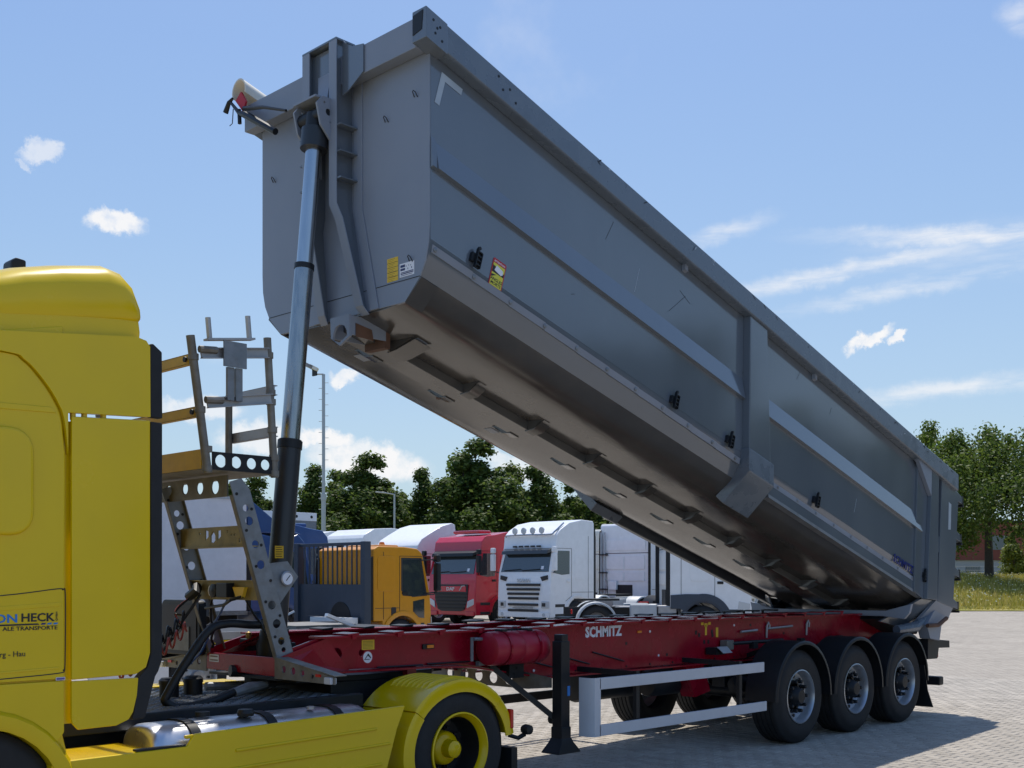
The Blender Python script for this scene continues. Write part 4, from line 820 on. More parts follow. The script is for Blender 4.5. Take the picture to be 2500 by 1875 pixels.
# side guards
for sg in (1, -1):
    gd = empty('side_guard', (0, 0, 0), 0, tr); mt = GUARD if sg > 0 else DARK; y0, y1 = (1.235, 1.262) if sg > 0 else (-1.262, -1.235)
    x0, x1 = (5.045, 2.13) if sg > 0 else (4.4, 1.4)
    MB().box(x1+.05, x0-.10, y0, y1, .865, .972).build('guard_rail', mt, gd, bevel=.006); MB().box(x1, x0-.10, y0, y1, .445, .548).build('guard_rail', mt, gd, bevel=.006)
    MB().prism([(x0-.115, y1), (x0-.03, y1), (x0, y1-.05*sg), (x0, y1-.16*sg), (x0-.012, y1-.16*sg), (x0-.014, y1-.055*sg), (x0-.035, y1-.014*sg), (x0-.115, y1-.014*sg)], 'z', .444, .973).build('guard_end', mt, gd)
    for x in (4.35, 2.6): MB().box(x-.025, x+.025, min(y0, y1)-.04, max(y0, y1)-.028 if sg > 0 else max(y0, y1)+.03, .45, 1.0).build('guard_bracket', DARK, gd); MB().bar((x, sg*.5, .98), (x, sg*1.2, .97), .05, .05).build('guard_arm', DARK, gd)
# wheels
def make_wheel(par, x, sg, r=.532, wd=.37, mtr=RIMS, y=1.2, name='wheel'):
    w = empty(name, (x, sg*(y), r), 0 if sg > 0 else math.pi, par); w0 = WM[w.name]; WM[w.name] = Matrix()
    hw = wd/2; c = -hw
    tp = [(.30, -.02), (.315, .0), (.36, .004), (.43, .008), (.475, -.003), (.505, -.03)]
    tread = []
    for k in range(5):
        a = -.035-(wd-.07)*k/5; b_ = a-(wd-.07)/5
        tread += [(r-.002, a-.012), (r, (a+b_)/2), (r-.002, b_+.004), (r-.016, b_+.001), (r-.016, b_-.004)]
    tp += [(r-.012, -.035)]+tread[:-2]+[(.505, -wd+.03), (.475, -wd+.003), (.36, -wd-.004), (.30, -wd+.02)]
    MB().lathe(tp, 44, closed=True).build('tyre', RUBBER, w, smooth=40)
    MB().lathe([(.302, -.02), (.307, .004), (.296, .008), (.287, -.012), (.277, -.06), (.268, -.10), (.245, -.108), (.205, -.095), (.165, -.088), (.163, -.1), (.2, -.108), (.25, -.125), (.29, -.2)], 44, cap=False).build('rim', mtr, w, smooth=50)
    m = MB()
    for k in range(10):
        a = 2*math.pi*k/10; MB().lathe([(.027, -.095), (.027, -.07), (.022, -.066), (.022, -.02), (.015, -.012), (0, -.012)], 6, (.172*math.cos(a), 0, .172*math.sin(a))).build('wheel_nut', DARK, w)
    m = MB()
    for k in range(10):
        a = 2*math.pi*(k+.5)/10; m.lathe([(0, -.0915), (.021, -.0925), (.021, -.088), (0, -.088)], 10, (.222*math.cos(a), 0, .222*math.sin(a)))
    m.build('hand_holes', DARK, w)
    MB().lathe([(.118, -.1), (.112, -.05), (.095, -.03), (.088, .0), (.075, .012), (0, .014)], 28).build('hub', DARK, w)
    WM[w.name] = w0
    return w
wheel0 = make_wheel(tr, 1.31, 1)
for x in (0, -1.31): w = copy_tree(wheel0, tr); w.location = (x, 1.2, .532)
for x in (1.31, 0, -1.31): w = copy_tree(wheel0, tr); w.location = (x, -1.2, .532); w.rotation_euler = (0, 0, math.pi)
for x in (1.31, 0, -1.31):
    MB().tube([(x, -.9, .532), (x, .9, .532)], .07, 12).build('axle', DARK, tr)
    for sg in (1, -1):
        m = MB(); rings = []
        for k in range(19):
            a = R(-2+184*k/18); ci, si = math.cos(a), math.sin(a); e = .632; b_ = .62
            ri = []
            for (dr, yy) in ((0, .86), (0, 1.245), (-.014, 1.256), (-.042, 1.256), (-.042, 1.245), (-.016, 1.235), (-.016, .86)): ri.append((x+(b_+dr)*ci, sg*yy, .535+(e+dr)*si))
            rings.append(ri)
        m.loft(rings).build('mudguard', BLACKP, tr, smooth=50)
        MB().bar((x, sg*.45, .95), (x, sg*.95, 1.12), .05, .05).build('mudguard_stay', DARK, tr)
        MB().lathe([(0, -.13), (.12, -.13), (.135, 0), (.12, .13), (0, .13)], 16, (x-.18, sg*.6, .78), 'z').build('air_spring', DARK, tr)
        MB().lathe([(0, -.12), (.09, -.11), (.1, 0), (.09, .11), (0, .12)], 14, (x+.36, sg*.62, .66), 'x').build('brake_chamber', DARK, tr)
        MB().bar((x+.55, sg*.5, .85), (x-.2, sg*.5, .58), .07, .12).build('trailing_arm', DARK, tr)
for sg in (1, -1): MB().box(-1.15, 1.75, min(sg*.30, sg*.47), max(sg*.30, sg*.47), .62, .98).build('bogie_frame', DARK, tr)
MB().lathe([(0, -.55), (.16, -.53), (.18, -.48), (.18, .48), (.16, .53), (0, .55)], 20, (3.0, -.3, .70), 'x').build('air_tank', DARK, tr); MB().lathe([(0, -.4), (.13, -.38), (.15, -.33), (.15, .33), (.13, .38), (0, .4)], 20, (2.5, .2, .72), 'x').build('air_tank', DARK, tr)
MB().prism([(2.55, .93), (2.2, .93), (2.05, .60), (2.35, .55)], 'y', .3, .48).build('suspension_hanger', RED, tr)
for x in (1.42, .35, -.62): MB().box(x-.05, x+.05, .62, .68, 1.06, 1.14).build('ride_valve', BLACKP, tr)
for x in (.92, -.02): MB().tube([(x, .515, 1.16), (x, .52, 1.3), (x-.025, .525, 1.345), (x-.055, .525, 1.31), (x-.05, .52, 1.26)], .012, 7).build('tie_hook', ALU, tr)
MB().tube([(.92, .53, 1.27), (.35, .53, 1.285)], .014, 7).build('tie_bar', ALU, tr); MB().tube([(1.5, .53, 1.25), (1.15, .53, 1.26)], .014, 7).build('tie_bar', ALU, tr)
# mud flaps, under-run bar, rear lamp board
for sg in (1, -1):
    m = MB(); m.loft([[(-1.83, sg*.9, .72), (-1.83, sg*1.24, .72), (-1.81, sg*1.24, .72), (-1.81, sg*.9, .72)], [(-1.93, sg*.9, .38), (-1.93, sg*1.24, .38), (-1.91, sg*1.24, .38), (-1.91, sg*.9, .38)], [(-2.1, sg*.9, .14), (-2.1, sg*1.24, .14), (-2.08, sg*1.24, .14), (-2.08, sg*.9, .14)]]); m.build('mud_flap', BLACKP, tr)
    MB().box(-2.55, -2.0, min(sg*.35, sg*.45), max(sg*.35, sg*.45), .45, 1.1).build('bumper_arm', DARK, tr)
    MB().box(-2.63, -2.585, min(sg*.75, sg*1.08), max(sg*.75, sg*1.08), .78, .89).build('tail_lamp', REDL, tr, bevel=.01)
MB().box(-2.62, -2.48, -1.2, 1.16, .40, .52).build('underrun_bar', DARK, tr, bevel=.02)
MB().prism([(-2.25, 1.05), (-2.95, 1.0), (-2.96, .90), (-2.6, .91), (-2.56, .765), (-2.24, .77)], 'y', -1.1, 1.1).build('lamp_board', DARK, tr, bevel=.01)
MB().prism([(-2.2, 1.10), (-1.45, 1.33), (-1.5, 1.36), (-2.05, 1.36), (-2.5, 1.15), (-2.45, 1.05)], 'y', -.8, .8).build('hinge_block', DARK, tr, bevel=.02)
MB().tube([(-2.2, -.95, 1.17), (-2.2, .95, 1.17)], .06, 14).build('hinge_shaft', RUST, tr)

# ------------------------------------------------------------------ catwalk and ladder between cab and body
cw = empty('catwalk', (0, 0, 0), 0, tr)
def pipe(a, b_, r=.026, name='post', mt=GALVD): return MB().tube([a, b_], r, 12).build(name, mt, cw)
pipe((8.47, .52, 2.63), (8.61, .52, 3.60), .031); pipe((7.90, .52, 2.63), (7.965, .52, 3.68), .029); pipe((7.90, -.12, 2.66), (7.91, -.10, 3.32), .028); pipe((8.47, -1.0, 2.63), (8.61, -1.0, 3.60), .031)
for (p, z) in (((8.585, .52), 3.45), ((8.53, .52), 3.08), ((8.475, .52), 2.80), ((8.475, .52), 2.66), ((7.955, .52), 3.55), ((7.935, .52), 3.27), ((7.932, .52), 3.2), ((7.92, .52), 2.99), ((7.905, .52), 2.78), ((7.905, .52), 2.66)):
    MB().tube([(p[0], p[1], z-.022), (p[0], p[1], z+.022)], .037, 12).build('clamp', GALVD, cw)
def crail(a, b_, mt=ALU, w=.012, h=.07, up=(0, 0, 1)):
    a, b_ = Vector(a), Vector(b_); m = MB(); m.bar(a, b_, w, h, up); d = (b_-a).normalized(); side = d.cross(Vector(up)).normalized()
    m.bar(a+Vector((0, 0, h/2))+side*.012, b_+Vector((0, 0, h/2))+side*.012, .036, .006, up); m.bar(a-Vector((0, 0, h/2))+side*.012, b_-Vector((0, 0, h/2))+side*.012, .036, .006, up); m.build('hand_rail', mt, cw)
    for p, q in ((a, 1), (b_, -1)):
        c = p+d*q*.03-side*.012; m = MB(); m.tube([c, c+side*.016-side*.03], .02, 10); m.build('rail_bolt', DARK, cw)
crail((8.55, .56, 3.475), (7.99, .56, 3.555)); crail((8.50, .56, 3.125), (7.96, .56, 3.215)); 
crail((8.60, .49, 3.435), (8.60, -1.0, 3.435), BOUNCEY); crail((8.545, .49, 3.065), (8.545, -1.0, 3.065), BOUNCEY); crail((7.89, .5, 3.30), (7.88, -.14, 3.30)); crail((7.885, .5, 2.985), (7.87, -.14, 2.985))
for z in (3.50, 3.145):
    m = MB(); x = 8.5 if z > 3.3 else 8.45; m.tube([(x+.07, .575, z), (x-.07, .575, z+.012)], .026, 8); m.build('hinge_clamp', GALVD, cw, bevel=0)
m = MB(); m.box(8.205, 8.395, .605, .617, 3.40, 3.585); m.build('bracket_plate', GALV, cw); m = MB(); m.box(8.23, 8.285, .575, .60, 3.16, 3.40); m.box(8.30, 8.355, .575, .60, 3.16, 3.40); m.build('bracket_legs', GALV, cw)
m = MB(); m.bar((8.52, .58, 3.575), (8.13, .58, 3.635), .07, .014); m.tube([(8.49, .58, 3.58), (8.505, .58, 3.735)], .02, 10); m.tube([(8.16, .58, 3.63), (8.175, .58, 3.80)], .02, 10); m.build('bracket_fork', ALU, cw)
for x in (8.37, 8.225): MB().lathe([(0, 0), (.014, 0), (.014, .008), (0, .008)], 8, (x, .587, 3.545)).build('bracket_bolt', GALVD, cw)
m = MB(); m.box(7.88, 8.50, -1.05, .50, 2.655, 2.675); m.build('platform_floor', GALVD, cw)
MB().box(8.49, 8.505, -1.05, .49, 2.66, 2.80).build('kick_plate', BOUNCEY, cw)
def holed_side(x0, x1, y, z0, z1, holes, mt, name, t=.012): return MB().holed([(x0, z0), (x1, z0), (x1, z1), (x0, z1)], holes, t, frame((0, y, 0), (1, 0, 0), (0, 0, 1), (0, -1, 0))).build(name, mt, cw)
holed_side(8.44, 7.93, .535, 2.655, 2.785, [(8.37, 2.72, .047), (8.24, 2.72, .044), (8.11, 2.72, .042), (7.99, 2.72, .04)], DARK, 'side_plate')
def holed_front(x, y0, y1, z0, z1, holes, mt, name, t=.012): return MB().holed([(y0, z0), (y1, z0), (y1, z1), (y0, z1)], holes, t, frame((x, 0, 0), (0, 1, 0), (0, 0, 1), (1, 0, 0))).build(name, mt, cw)
holed_front(8.2, -1.0, .36, 2.48, 2.64, [(.19, 2.56, .055), (-.03, 2.565, .05), (-.25, 2.57, .045), (-.5, 2.57, .045), (-.75, 2.57, .045)], GALVD, 'platform_beam')
for sg in (1, -1):                                                     # ladder stiles
    top = Vector((8.21, sg*.5, 2.60)); bot = Vector((7.79, sg*.5, 1.262)); d = (bot-top); L_ = d.length; d.normalize(); nrm_ = Vector((d.z, 0, -d.x))
    hs = [(.22, 0, .026), (.32, 0, .034), (.50, 0, .03), (.66, 0, .034), (.98, -.0, .034), (1.13, .0, .035), (1.27, 0, .03), (1.34, 0, .02)]
    hs = [(a, b_, r_) for a, b_, r_ in hs]
    m = MB(); m.holed([(0, -.075), (L_, -.075), (L_, .075), (.1, .075), (0, .03)], hs, .008, frame(top, d, nrm_, d.cross(nrm_))); m.build('ladder_stile', GALV, cw)
    m = MB()
    for e, mt_ in ((.075, GALV), (-.075, GALVD)):
        a = top+nrm_*e+Vector((0, -sg*.02, 0)); m.bar(a+d*.1, a+d*L_, .04, .008, nrm_)
    m.build('stile_flange', GALVD, cw)
    m = MB()
    for k in range(9):
        c = top+d*(.1+.14*k)+nrm_*(.045 if k % 2 else -.045); MB().lathe([(0, -.012), (.012, -.012), (.012, .012), (0, .012)], 8, c).build('stile_bolt', DARK, cw)
    m = MB(); a = top+d*1.0; m.bar(a, a+d*.45, .012, .165, nrm_); m.build('stile_doubler', GALVD, cw) if False else None
sl1 = [[(-.12, 2.16), (-.07, 2.19), (-.07, 2.235), (-.12, 2.245)], [(-.04, 2.15), (.0, 2.14), (.03, 2.16), (.03, 2.2), (.0, 2.235), (-.04, 2.2)], [(.06, 2.16), (.11, 2.19), (.11, 2.24), (.06, 2.235)], [(.36, 2.22), (.38, 2.22), (.38, 2.25), (.36, 2.25)], [(.36, 2.14), (.38, 2.14), (.38, 2.17), (.36, 2.17)], (-.2, 2.22, .012), (.2, 2.225, .01), (.26, 2.2, .01), (.3, 2.2, .01)]
STEPM = mat('dusty_bounce_steel', (.27, .215, .085), .5, metal=.45, var=.15, dirt=.6, dirtcol=(.12, .1, .06), dscale=6, vscale=10)  # step steel, tinted with the yellow light bounced off the cab
holed_front(8.10, -.49, .49, 2.11, 2.265, sl1, STEPM, 'step'); MB().box(8.03, 8.13, -.5, .5, 2.105, 2.113).build('step_lip', STEPM, cw)
holed_front(7.99, -.49, .49, 1.70, 1.845, [(-.1, 1.77, .035), (.1, 1.78, .03)], STEPM, 'step'); MB().box(7.92, 8.03, -.5, .5, 1.845, 1.853).build('step_lip', STEPM, cw)
m = MB(); m.lathe([(0, 0), (.05, 0), (.055, .06), (0, .07)], 14, (8.0, -.1, 1.77), 'x'); m.box(8.0, 8.07, -.03, .12, 1.72, 1.83); m.tube([(8.03, -.38, 1.80), (8.08, -.3, 1.77), (8.08, -.42, 1.72)], .04, 8); m.tube([(8.02, .28, 1.73), (8.07, .18, 1.70), (8.05, .05, 1.66), (8.0, -.3, 1.63)], .014, 6); m.build('plug_sockets', BLACKP, cw, bevel=.006)
m = MB(); m.slab([(8.005, .15, 1.80), (8.005, .32, 1.80), (8.005, .28, 1.72), (8.005, .2, 1.72)], (1, 0, 0), .03); m.build('socket_cover', STY, cw); MB().lathe([(0, 0), (.042, 0), (.045, .03), (0, .035)], 14, (8.0, -.17, 1.77), 'x').build('socket_cover', STW, cw)
MB().prism([(7.9, 1.98), (7.72, 2.0), (7.62, 1.88), (7.80, 1.66), (7.9, 1.62)], 'y', .42, .43).build('gauge_plate', GALV, cw); 
MB().lathe([(0, 0), (.056, 0), (.058, .022), (.05, .028), (.048, .02), (0, .02)], 28, (7.735, .432, 1.865)).build('pressure_gauge', ALU, cw); MB().lathe([(0, .021), (.047, .021), (.047, .023), (0, .023)], 24, (7.735, .432, 1.865)).build('gauge_dial', WHITEP, cw); MB().bar((7.75, .457, 1.85), (7.715, .457, 1.89), .004, .006, (0, 1, 0)).build('gauge_needle', INK, cw)
# hydraulic hose loop, coiled air lines
def smooth_path(P, n=8):
    out = []; P = [Vector(p) for p in P]; Q = [P[0]*2-P[1]]+P+[P[-1]*2-P[-2]]
    for i in range(1, len(Q)-2):
        for k in range(n):
            t = k/n; a, b_, c, d = Q[i-1], Q[i], Q[i+1], Q[i+2]; out.append(.5*((2*b_)+(c-a)*t+(2*a-5*b_+4*c-d)*t*t+(3*b_-a-3*c+d)*t**3))
    return out+[P[-1]]
HP = [(7.62, .12, 1.50), (7.95, .3, 1.51), (8.17, .3, 1.525), (8.33, .3, 1.475), (8.52, .3, 1.247), (8.66, .3, 1.04), (8.68, .3, .975), (8.57, .32, .925), (8.3, .32, .955), (8.1, .3, 1.01), (8.0, .3, 1.02)]
MB().tube(smooth_path(HP), .032, 12).build('hydraulic_hose', BLACKP, tr); MB().tube([(7.60, .1, 1.50), (7.78, .2, 1.505)], .048, 10).build('hose_fitting', DARK, tr); MB().tube([(8.12, .31, 1.0), (7.98, .3, 1.03), (7.8, .25, 1.04)], [.036, .042, .03], 10).build('hose_fitting', GALV, tr)
for k, (mt, oy, oz) in enumerate(((BLACKP, 0, .03), (COILR, .03, -.05), (BLACKP, -.05, -.02))):
    P = []
    for i in range(150):
        t = i/149; a = t*2*math.pi*8.5+k; c = Vector((9.0-.82*t, .15-.45*t+oy, 1.24+.30*t-.06*math.sin(math.pi*t)+oz)); P.append(c+Vector((.02*math.cos(a), .045*math.cos(a), .052*math.sin(a))))
    P += smooth_path([P[-1], (8.2, -.42, 1.6), (8.06, -.38, 1.74)], 6)[1:]
    MB().tube(P, .0085, 6).build('coiled_air_line', mt, tr)

cab_rng = random.Random(5)
for k, (a, b_, sag, r_, mt) in enumerate([((8.0, .25, 1.74), (7.70, .38, 1.30), .12, .009, BLACKP), ((8.0, -.2, 1.74), (7.85, -.45, 1.30), .1, .011, BLACKP), ((8.03, -.35, 1.74), (8.45, -.55, 1.12), .15, .012, BLACKP), ((8.02, .05, 1.7), (8.3, -.3, 1.1), .22, .009, BLUE), ((7.7, .2, 1.12), (7.2, .35, 1.16), .05, .012, BLACKP)]):
    P = []
    for i in range(9):
        t = i/8; P.append(Vector(a).lerp(Vector(b_), t)+Vector((cab_rng.uniform(-.012, .012), cab_rng.uniform(-.012, .012), -sag*4*t*(1-t)*.5)))
    MB().tube(smooth_path(P, 3), r_, 7).build('cable', mt, tr)
for x, y, z in ((7.72, .36, 1.34), (7.6, -.3, 1.32), (7.5, .1, 1.30)):
    MB().box(x-.05, x+.05, y-.06, y+.06, z-.05, z+.05).build('valve_block', DARK, tr, bevel=.01); MB().lathe([(0, 0), (.02, 0), (.024, .05), (0, .06)], 10, (x, y, z+.05), 'z').build('brass_fitting', mat('brass', (.35, .24, .08), .4, metal=.8), tr)
MB().lathe([(.13, -.14), (.135, .0), (.115, .05), (.10, .12), (0, .12)], 24, (7.565, 0, 1.33), 'z').build('ram_base_flange', DARK, tr, smooth=40)
for k in range(6):
    x = 6.9-.55*k; MB().tube([(x, .512, 1.135), (x-.5, .512, 1.13 if x > 6 else 1.02)], .008, 6).build('brake_pipe', BLACKP, tr)
for k in range(14):
    x = 4.4-.4*k; MB().lathe([(0, .5), (.011, .5), (.011, .507), (0, .507)], 6, (x, 0, .965)).build('frame_bolt', DARK, tr)
for (x, z) in [(3.6, 1.2), (2.9, 1.05), (.5, 1.2), (1.25, 1.32), (4.65, 1.2)]: MB().lathe([(0, .5005), (.017, .5005), (.017, .5022), (0, .5022)], 12, (x, 0, z)).build('frame_hole', INK, tr)
# scratches and small scuff marks on the body side
for (s_, h_, l_, a_, mt) in [(6.55, -.62, .34, .9, DARK), (6.45, -.50, .2, -.25, DARK), (7.7, -.45, .22, 1.3, DARK), (7.2, -.70, .25, 1.55, TAPE), (4.2, -.35, .12, 1.2, DARK), (3.4, -.45, .09, 1.4, DARK), (5.25, -.75, .12, 1.1, DARK), (2.5, -1.32, .18, 1.5, TAPE), (8.0, -1.25, .05, .5, DARK)]:
    M_ = BS(s_, h_, 1.1605) @ Matrix.Rotation(a_, 4, 'Z'); MB().box(-l_/2, l_/2, -.0022, .0022, 0, .0008, M_).build('scratch', mt, body, smooth=0)
for k in range(34):                                                    # chipped paint along the top rail edge
    x = 5.2-8*cab_rng.random()**.8; d_ = abs(cab_rng.gauss(0, .035)); w_, h2 = cab_rng.uniform(.01, .05), cab_rng.uniform(.004, .012)
    m = MB(); n = cab_rng.randint(5, 7); m.prism([(w_*math.cos(6.28*i/n)*cab_rng.uniform(.5, 1), h2*math.sin(6.28*i/n)*cab_rng.uniform(.5, 1)) for i in range(n)], 'z', 0, .0012, frame(Pb(x, 1.2782, .015+d_), -U, NB, (0, 1, 0)) @ Matrix.Rotation(cab_rng.uniform(-.6, 1.2), 4, 'Z')); m.build('paint_chip', INK if k % 3 else TAPE, body, smooth=0)
for (y, z) in [(.98, 5.72), (.62, 5.62), (-.98, 5.52), (.92, 4.40+.03)]:   # little welded hooks on the front wall
    MB().tube([(6.902, y, z-.035), (6.925, y+.005, z), (6.93, y+.02, z+.005), (6.922, y+.035, z-.01), (6.902, y+.04, z-.045)], .004, 5).build('rope_hook', DARK, body)
# ================================================================== YELLOW TRACTOR (cut by the left edge of the photo)
yt = empty('tractor_truck', (6.63, 0, 0)); tag(yt, 'yellow tractor truck with lettered sleeper cab, coupled to the red tipper trailer', 'truck')
# cab shell: side outline extruded across, wheel arch cut out
def arcpts(cx, cz, r, a0, a1, n=14): return [(cx+r*math.cos(R(a0+(a1-a0)*k/n)), cz+r*math.sin(R(a0+(a1-a0)*k/n))) for k in range(n+1)]
prof = [(9.845, 1.0), (9.845, 2.84), (9.845, 3.36), (11.3, 3.05), (11.55, 2.1), (11.75, 1.6), (11.78, .45), (11.0, .4)]+arcpts(10.36, .52, .60, 5, 158, 16)+[(9.85, .94)]
MB().prism(prof, 'y', -1.215, 1.215).build('cab', YEL, yt, bevel=.03, seg=3)
# sleeper side skin, with an arched rear edge
for sg in (1, -1): MB().box(9.79, 9.846, min(sg*1.15, sg*1.2), max(sg*1.15, sg*1.2), 1.0, 2.80).build('deflector_jamb', YEL, yt)
seam = [(9.842, 1.27), (9.838, 2.60), (9.862, 2.80), (9.90, 2.898), (9.977, 3.01), (10.09, 3.12), (10.23, 3.155), (11.0, 3.16)]
seam = [seam[0]]+[(v.x, v.z) for v in smooth_path([(x, 0, z) for x, z in seam[1:]], 6)]
for sg in (1, -1):
    y0, y1 = sg*1.2, sg*1.236
    MB().prism([(x+.006, z) for x, z in seam]+[(11.2, 3.05), (11.5, 2.1), (11.62, 1.27)], 'y', y0, y1).build('sleeper_panel', YEL, yt, bevel=.01)
    MB().prism([(x-.006, z) for x, z in seam[1:]]+[(11.1, 3.25), (10.23, 3.27), (9.40, 3.36), (9.335, 3.345), (9.309, 3.31), (9.307, 2.872), (9.833, 2.845)], 'y', sg*1.21, sg*1.25).build('upper_side_panel', YEL, yt, bevel=.012)
    MB().prism([(11.0, 3.16), (10.23, 3.2), (9.36, 3.3), (9.352, 3.40), (9.362, 3.47), (11.0, 3.4)], 'y', sg*1.1, sg*1.205).build('fairing_base', YEL, yt, bevel=.01)
    lo = [(9.812, 1.262), (9.812, 2.826), (9.307, 2.852), (9.307, 1.40)]+[(9.335, 1.31), (9.40, 1.272)]
    MB().prism(lo, 'y', sg*1.222, sg*1.25).build('side_deflector', YEL, yt, bevel=.01)
    lo2 = [(9.812, 1.255), (9.385, 1.25), (9.395, 1.14), (9.42, 1.04), (9.45, .995), (9.53, .965), (9.77, .962), (9.805, 1.0), (9.812, 1.03)]
    MB().prism(lo2, 'y', sg*1.222, sg*1.248).build('lower_deflector', YEL, yt, bevel=.008)
    MB().prism([(9.306, 2.872), (9.306, 3.33), (9.285, 3.335), (9.225, 3.29), (9.222, 2.872)], 'y', sg*1.19, sg*1.246).build('rubber_edge', RUBBER, yt, bevel=.008)
    MB().prism([(9.305, 2.846), (9.222, 2.844), (9.224, 1.35), (9.25, 1.28), (9.27, 1.25), (9.34, .995), (9.43, .99), (9.415, 1.04), (9.385, 1.25), (9.325, 1.31), (9.302, 1.40)], 'y', sg*1.18, sg*1.246).build('rubber_edge', RUBBER, yt, bevel=.01)
    for x in (9.79, 9.72, 9.60): MB().box(x-.012, x+.012, min(sg*1.2, sg*1.23), max(sg*1.2, sg*1.23), 2.81, 2.9).build('panel_clip', YEL, yt)
    # door / locker skirt ahead of the deflector
    MB().prism([(9.848, 1.262), (9.848, .955), (9.90, .885)]+[p for p in arcpts(10.36, .52, .56, 139, 60, 10)]+[(11.0, 1.262)], 'y', sg*1.2, sg*1.237).build('entry_skirt', YEL, yt, bevel=.012)
    m = MB(); rings = []
    for k in range(17):
        a = R(5+170*k/16); rings.append([(10.36+r_*math.cos(a), sg*yy, .52+r_*math.sin(a)) for r_, yy in ((.50, 1.1), (.50, 1.255), (.53, 1.27), (.585, 1.268), (.61, 1.235), (.60, 1.1))])
    m.loft(rings).build('arch_trim', YEL, yt, smooth=50)
    # pressings
    MB().prism([(x, z) for x, z in rrect(1.0, .62, .13, cx=10.54, cz=2.40) ] if False else rrect(1.0, .62, .13, 5, 10.535, 2.42), 'y', sg*1.215, sg*1.262).build('pressed_panel', YEL, yt, bevel=.024, seg=4)
    MB().prism([(9.90, 2.835), (11.3, 2.80), (11.3, 2.845), (9.93, 2.868)], 'y', sg*1.23, sg*1.243).build('body_crease', YEL, yt, bevel=.006)
    m = MB(); m.prism([(9.86, 1.60), (9.86, 1.585), (9.86, 1.585)], 'y', 0, .0) if False else None
    MB().tube(smooth_path([(11.0, sg*1.2365, 1.715), (10.23, sg*1.2365, 1.765), (9.90, sg*1.2365, 1.802), (9.862, sg*1.2365, 1.796), (9.845, sg*1.2365, 1.765), (9.847, sg*1.2365, 1.36), (9.858, sg*1.2365, 1.325), (9.885, sg*1.2365, 1.306), (10.23, sg*1.2365, 1.291), (11.0, sg*1.2365, 1.262)], 5), .0032, 6).build('locker_seal', INK, yt)
    MB().prism([(9.87, 1.725), (11.0, 1.66), (11.0, 1.63), (9.87, 1.70)], 'y', sg*1.23, sg*1.2395).build('locker_pressing', YEL, yt, bevel=.004)
    MB().prism([(9.88, 1.345), (11.0, 1.31), (11.0, 1.30), (9.88, 1.33)], 'y', sg*1.23, sg*1.2405).build('locker_pressing', YEL, yt, bevel=.004)
# roof fairing: a loft of rounded sections
secs = [(9.356, 1.21, 3.47, 3.50), (9.362, 1.225, 3.462, 3.60), (9.40, 1.225, 3.458, 3.755), (9.455, 1.22, 3.452, 3.822), (9.55, 1.22, 3.44, 3.842), (9.83, 1.215, 3.405, 3.787), (10.06, 1.215, 3.375, 3.725), (10.22, 1.21, 3.35, 3.665), (10.6, 1.2, 3.30, 3.50), (11.1, 1.1, 3.2, 3.30)]
rings = []
for (x, w, zb, zt) in secs:
    h = zt-zb; ring = [(x, -w+.03, zb), (x, w-.03, zb)]
    ring += [(x, w, zb+min(.03, h*.3))]
    for k in range(1, 14):
        t = math.pi*k/14; cx = math.cos(t); sz = math.sin(t); ring.append((x, w*math.copysign(abs(cx)**.28, cx), zb+h*(.12+.88*sz**.48)))
    ring += [(x, -w, zb+min(.03, h*.3))]
    rings.append(ring)
MB().loft(rings).build('roof_fairing', YEL, yt, smooth=60)
m = MB(); m.prism([(9.832, 3.80), (9.93, 3.745), (9.925, 3.845), (9.895, 3.87), (9.83, 3.862)], 'y', .52, .66); m.build('air_horn', BLACKP, yt, bevel=.015)
MB().box(9.85, 11.2, -1.16, 1.16, 3.3, 3.42).build('roof_step', YEL, yt)
# front of cab (outside the frame)
MB().slab([(11.58, -1.05, 2.02), (11.58, 1.05, 2.02), (11.335, 1.0, 2.95), (11.335, -1.0, 2.95)], (1, 0, .25), .02).build('windscreen', GLASS, yt); 
for sg in (1, -1): MB().prism([(10.75, 2.0), (11.45, 2.0), (11.3, 2.75), (10.8, 2.8)], 'y', sg*1.236, sg*1.2395).build('side_window', GLASS, yt)
MB().box(11.75, 11.80, -.9, .9, .75, 1.7).build('grille', GRILLE, yt)
# lettering on the locker door
Yl = 1.2372
text('ION', .047, SIDE(10.123, Yl, 1.612) @ Matrix.Translation((0, 0, 0)), BLUEP, yt, align='RIGHT', sx=1.25, bold=.03)
o = text('HECK', .047, SIDE(9.912, Yl, 1.615), INK, yt, align='RIGHT', sx=1.12, bold=.03)
text('GMBH', .0125, frame((9.8915, Yl, 1.614), (0, 0, 1), (1, 0, 0), (0, 1, 0)), INK, yt, sx=1.1)
MB().prism([(10.24, 1.592), (10.0, 1.5945), (10.008, 1.603), (10.24, 1.601)], 'y', Yl, Yl+.0015).build('print_bar', INK, yt, smooth=0)
for k in range(3): MB().prism([(9.992-.036*k, 1.5945), (9.967-.036*k, 1.595), (9.96-.036*k, 1.6045), (9.985-.036*k, 1.604)], 'y', Yl, Yl+.0015).build('print_bar', BLUEP if k else NAVYP, yt, smooth=0)
text('ALE TRANSPORTE', .0225, SIDE(9.892, Yl, 1.565), INK, yt, align='RIGHT', sx=1.22, bold=.012)
text('rg - Hau', .031, SIDE(10.079, Yl, 1.416), INK, yt, align='RIGHT', sx=1.0, bold=.004)
plate(9.875, 1.2372, 1.273, .055, .018, STW, yt); plate(9.875, 1.2388, 1.273, .049, .012, mat('violet_print', (.12, .09, .3), .5), yt, name='sticker_print')
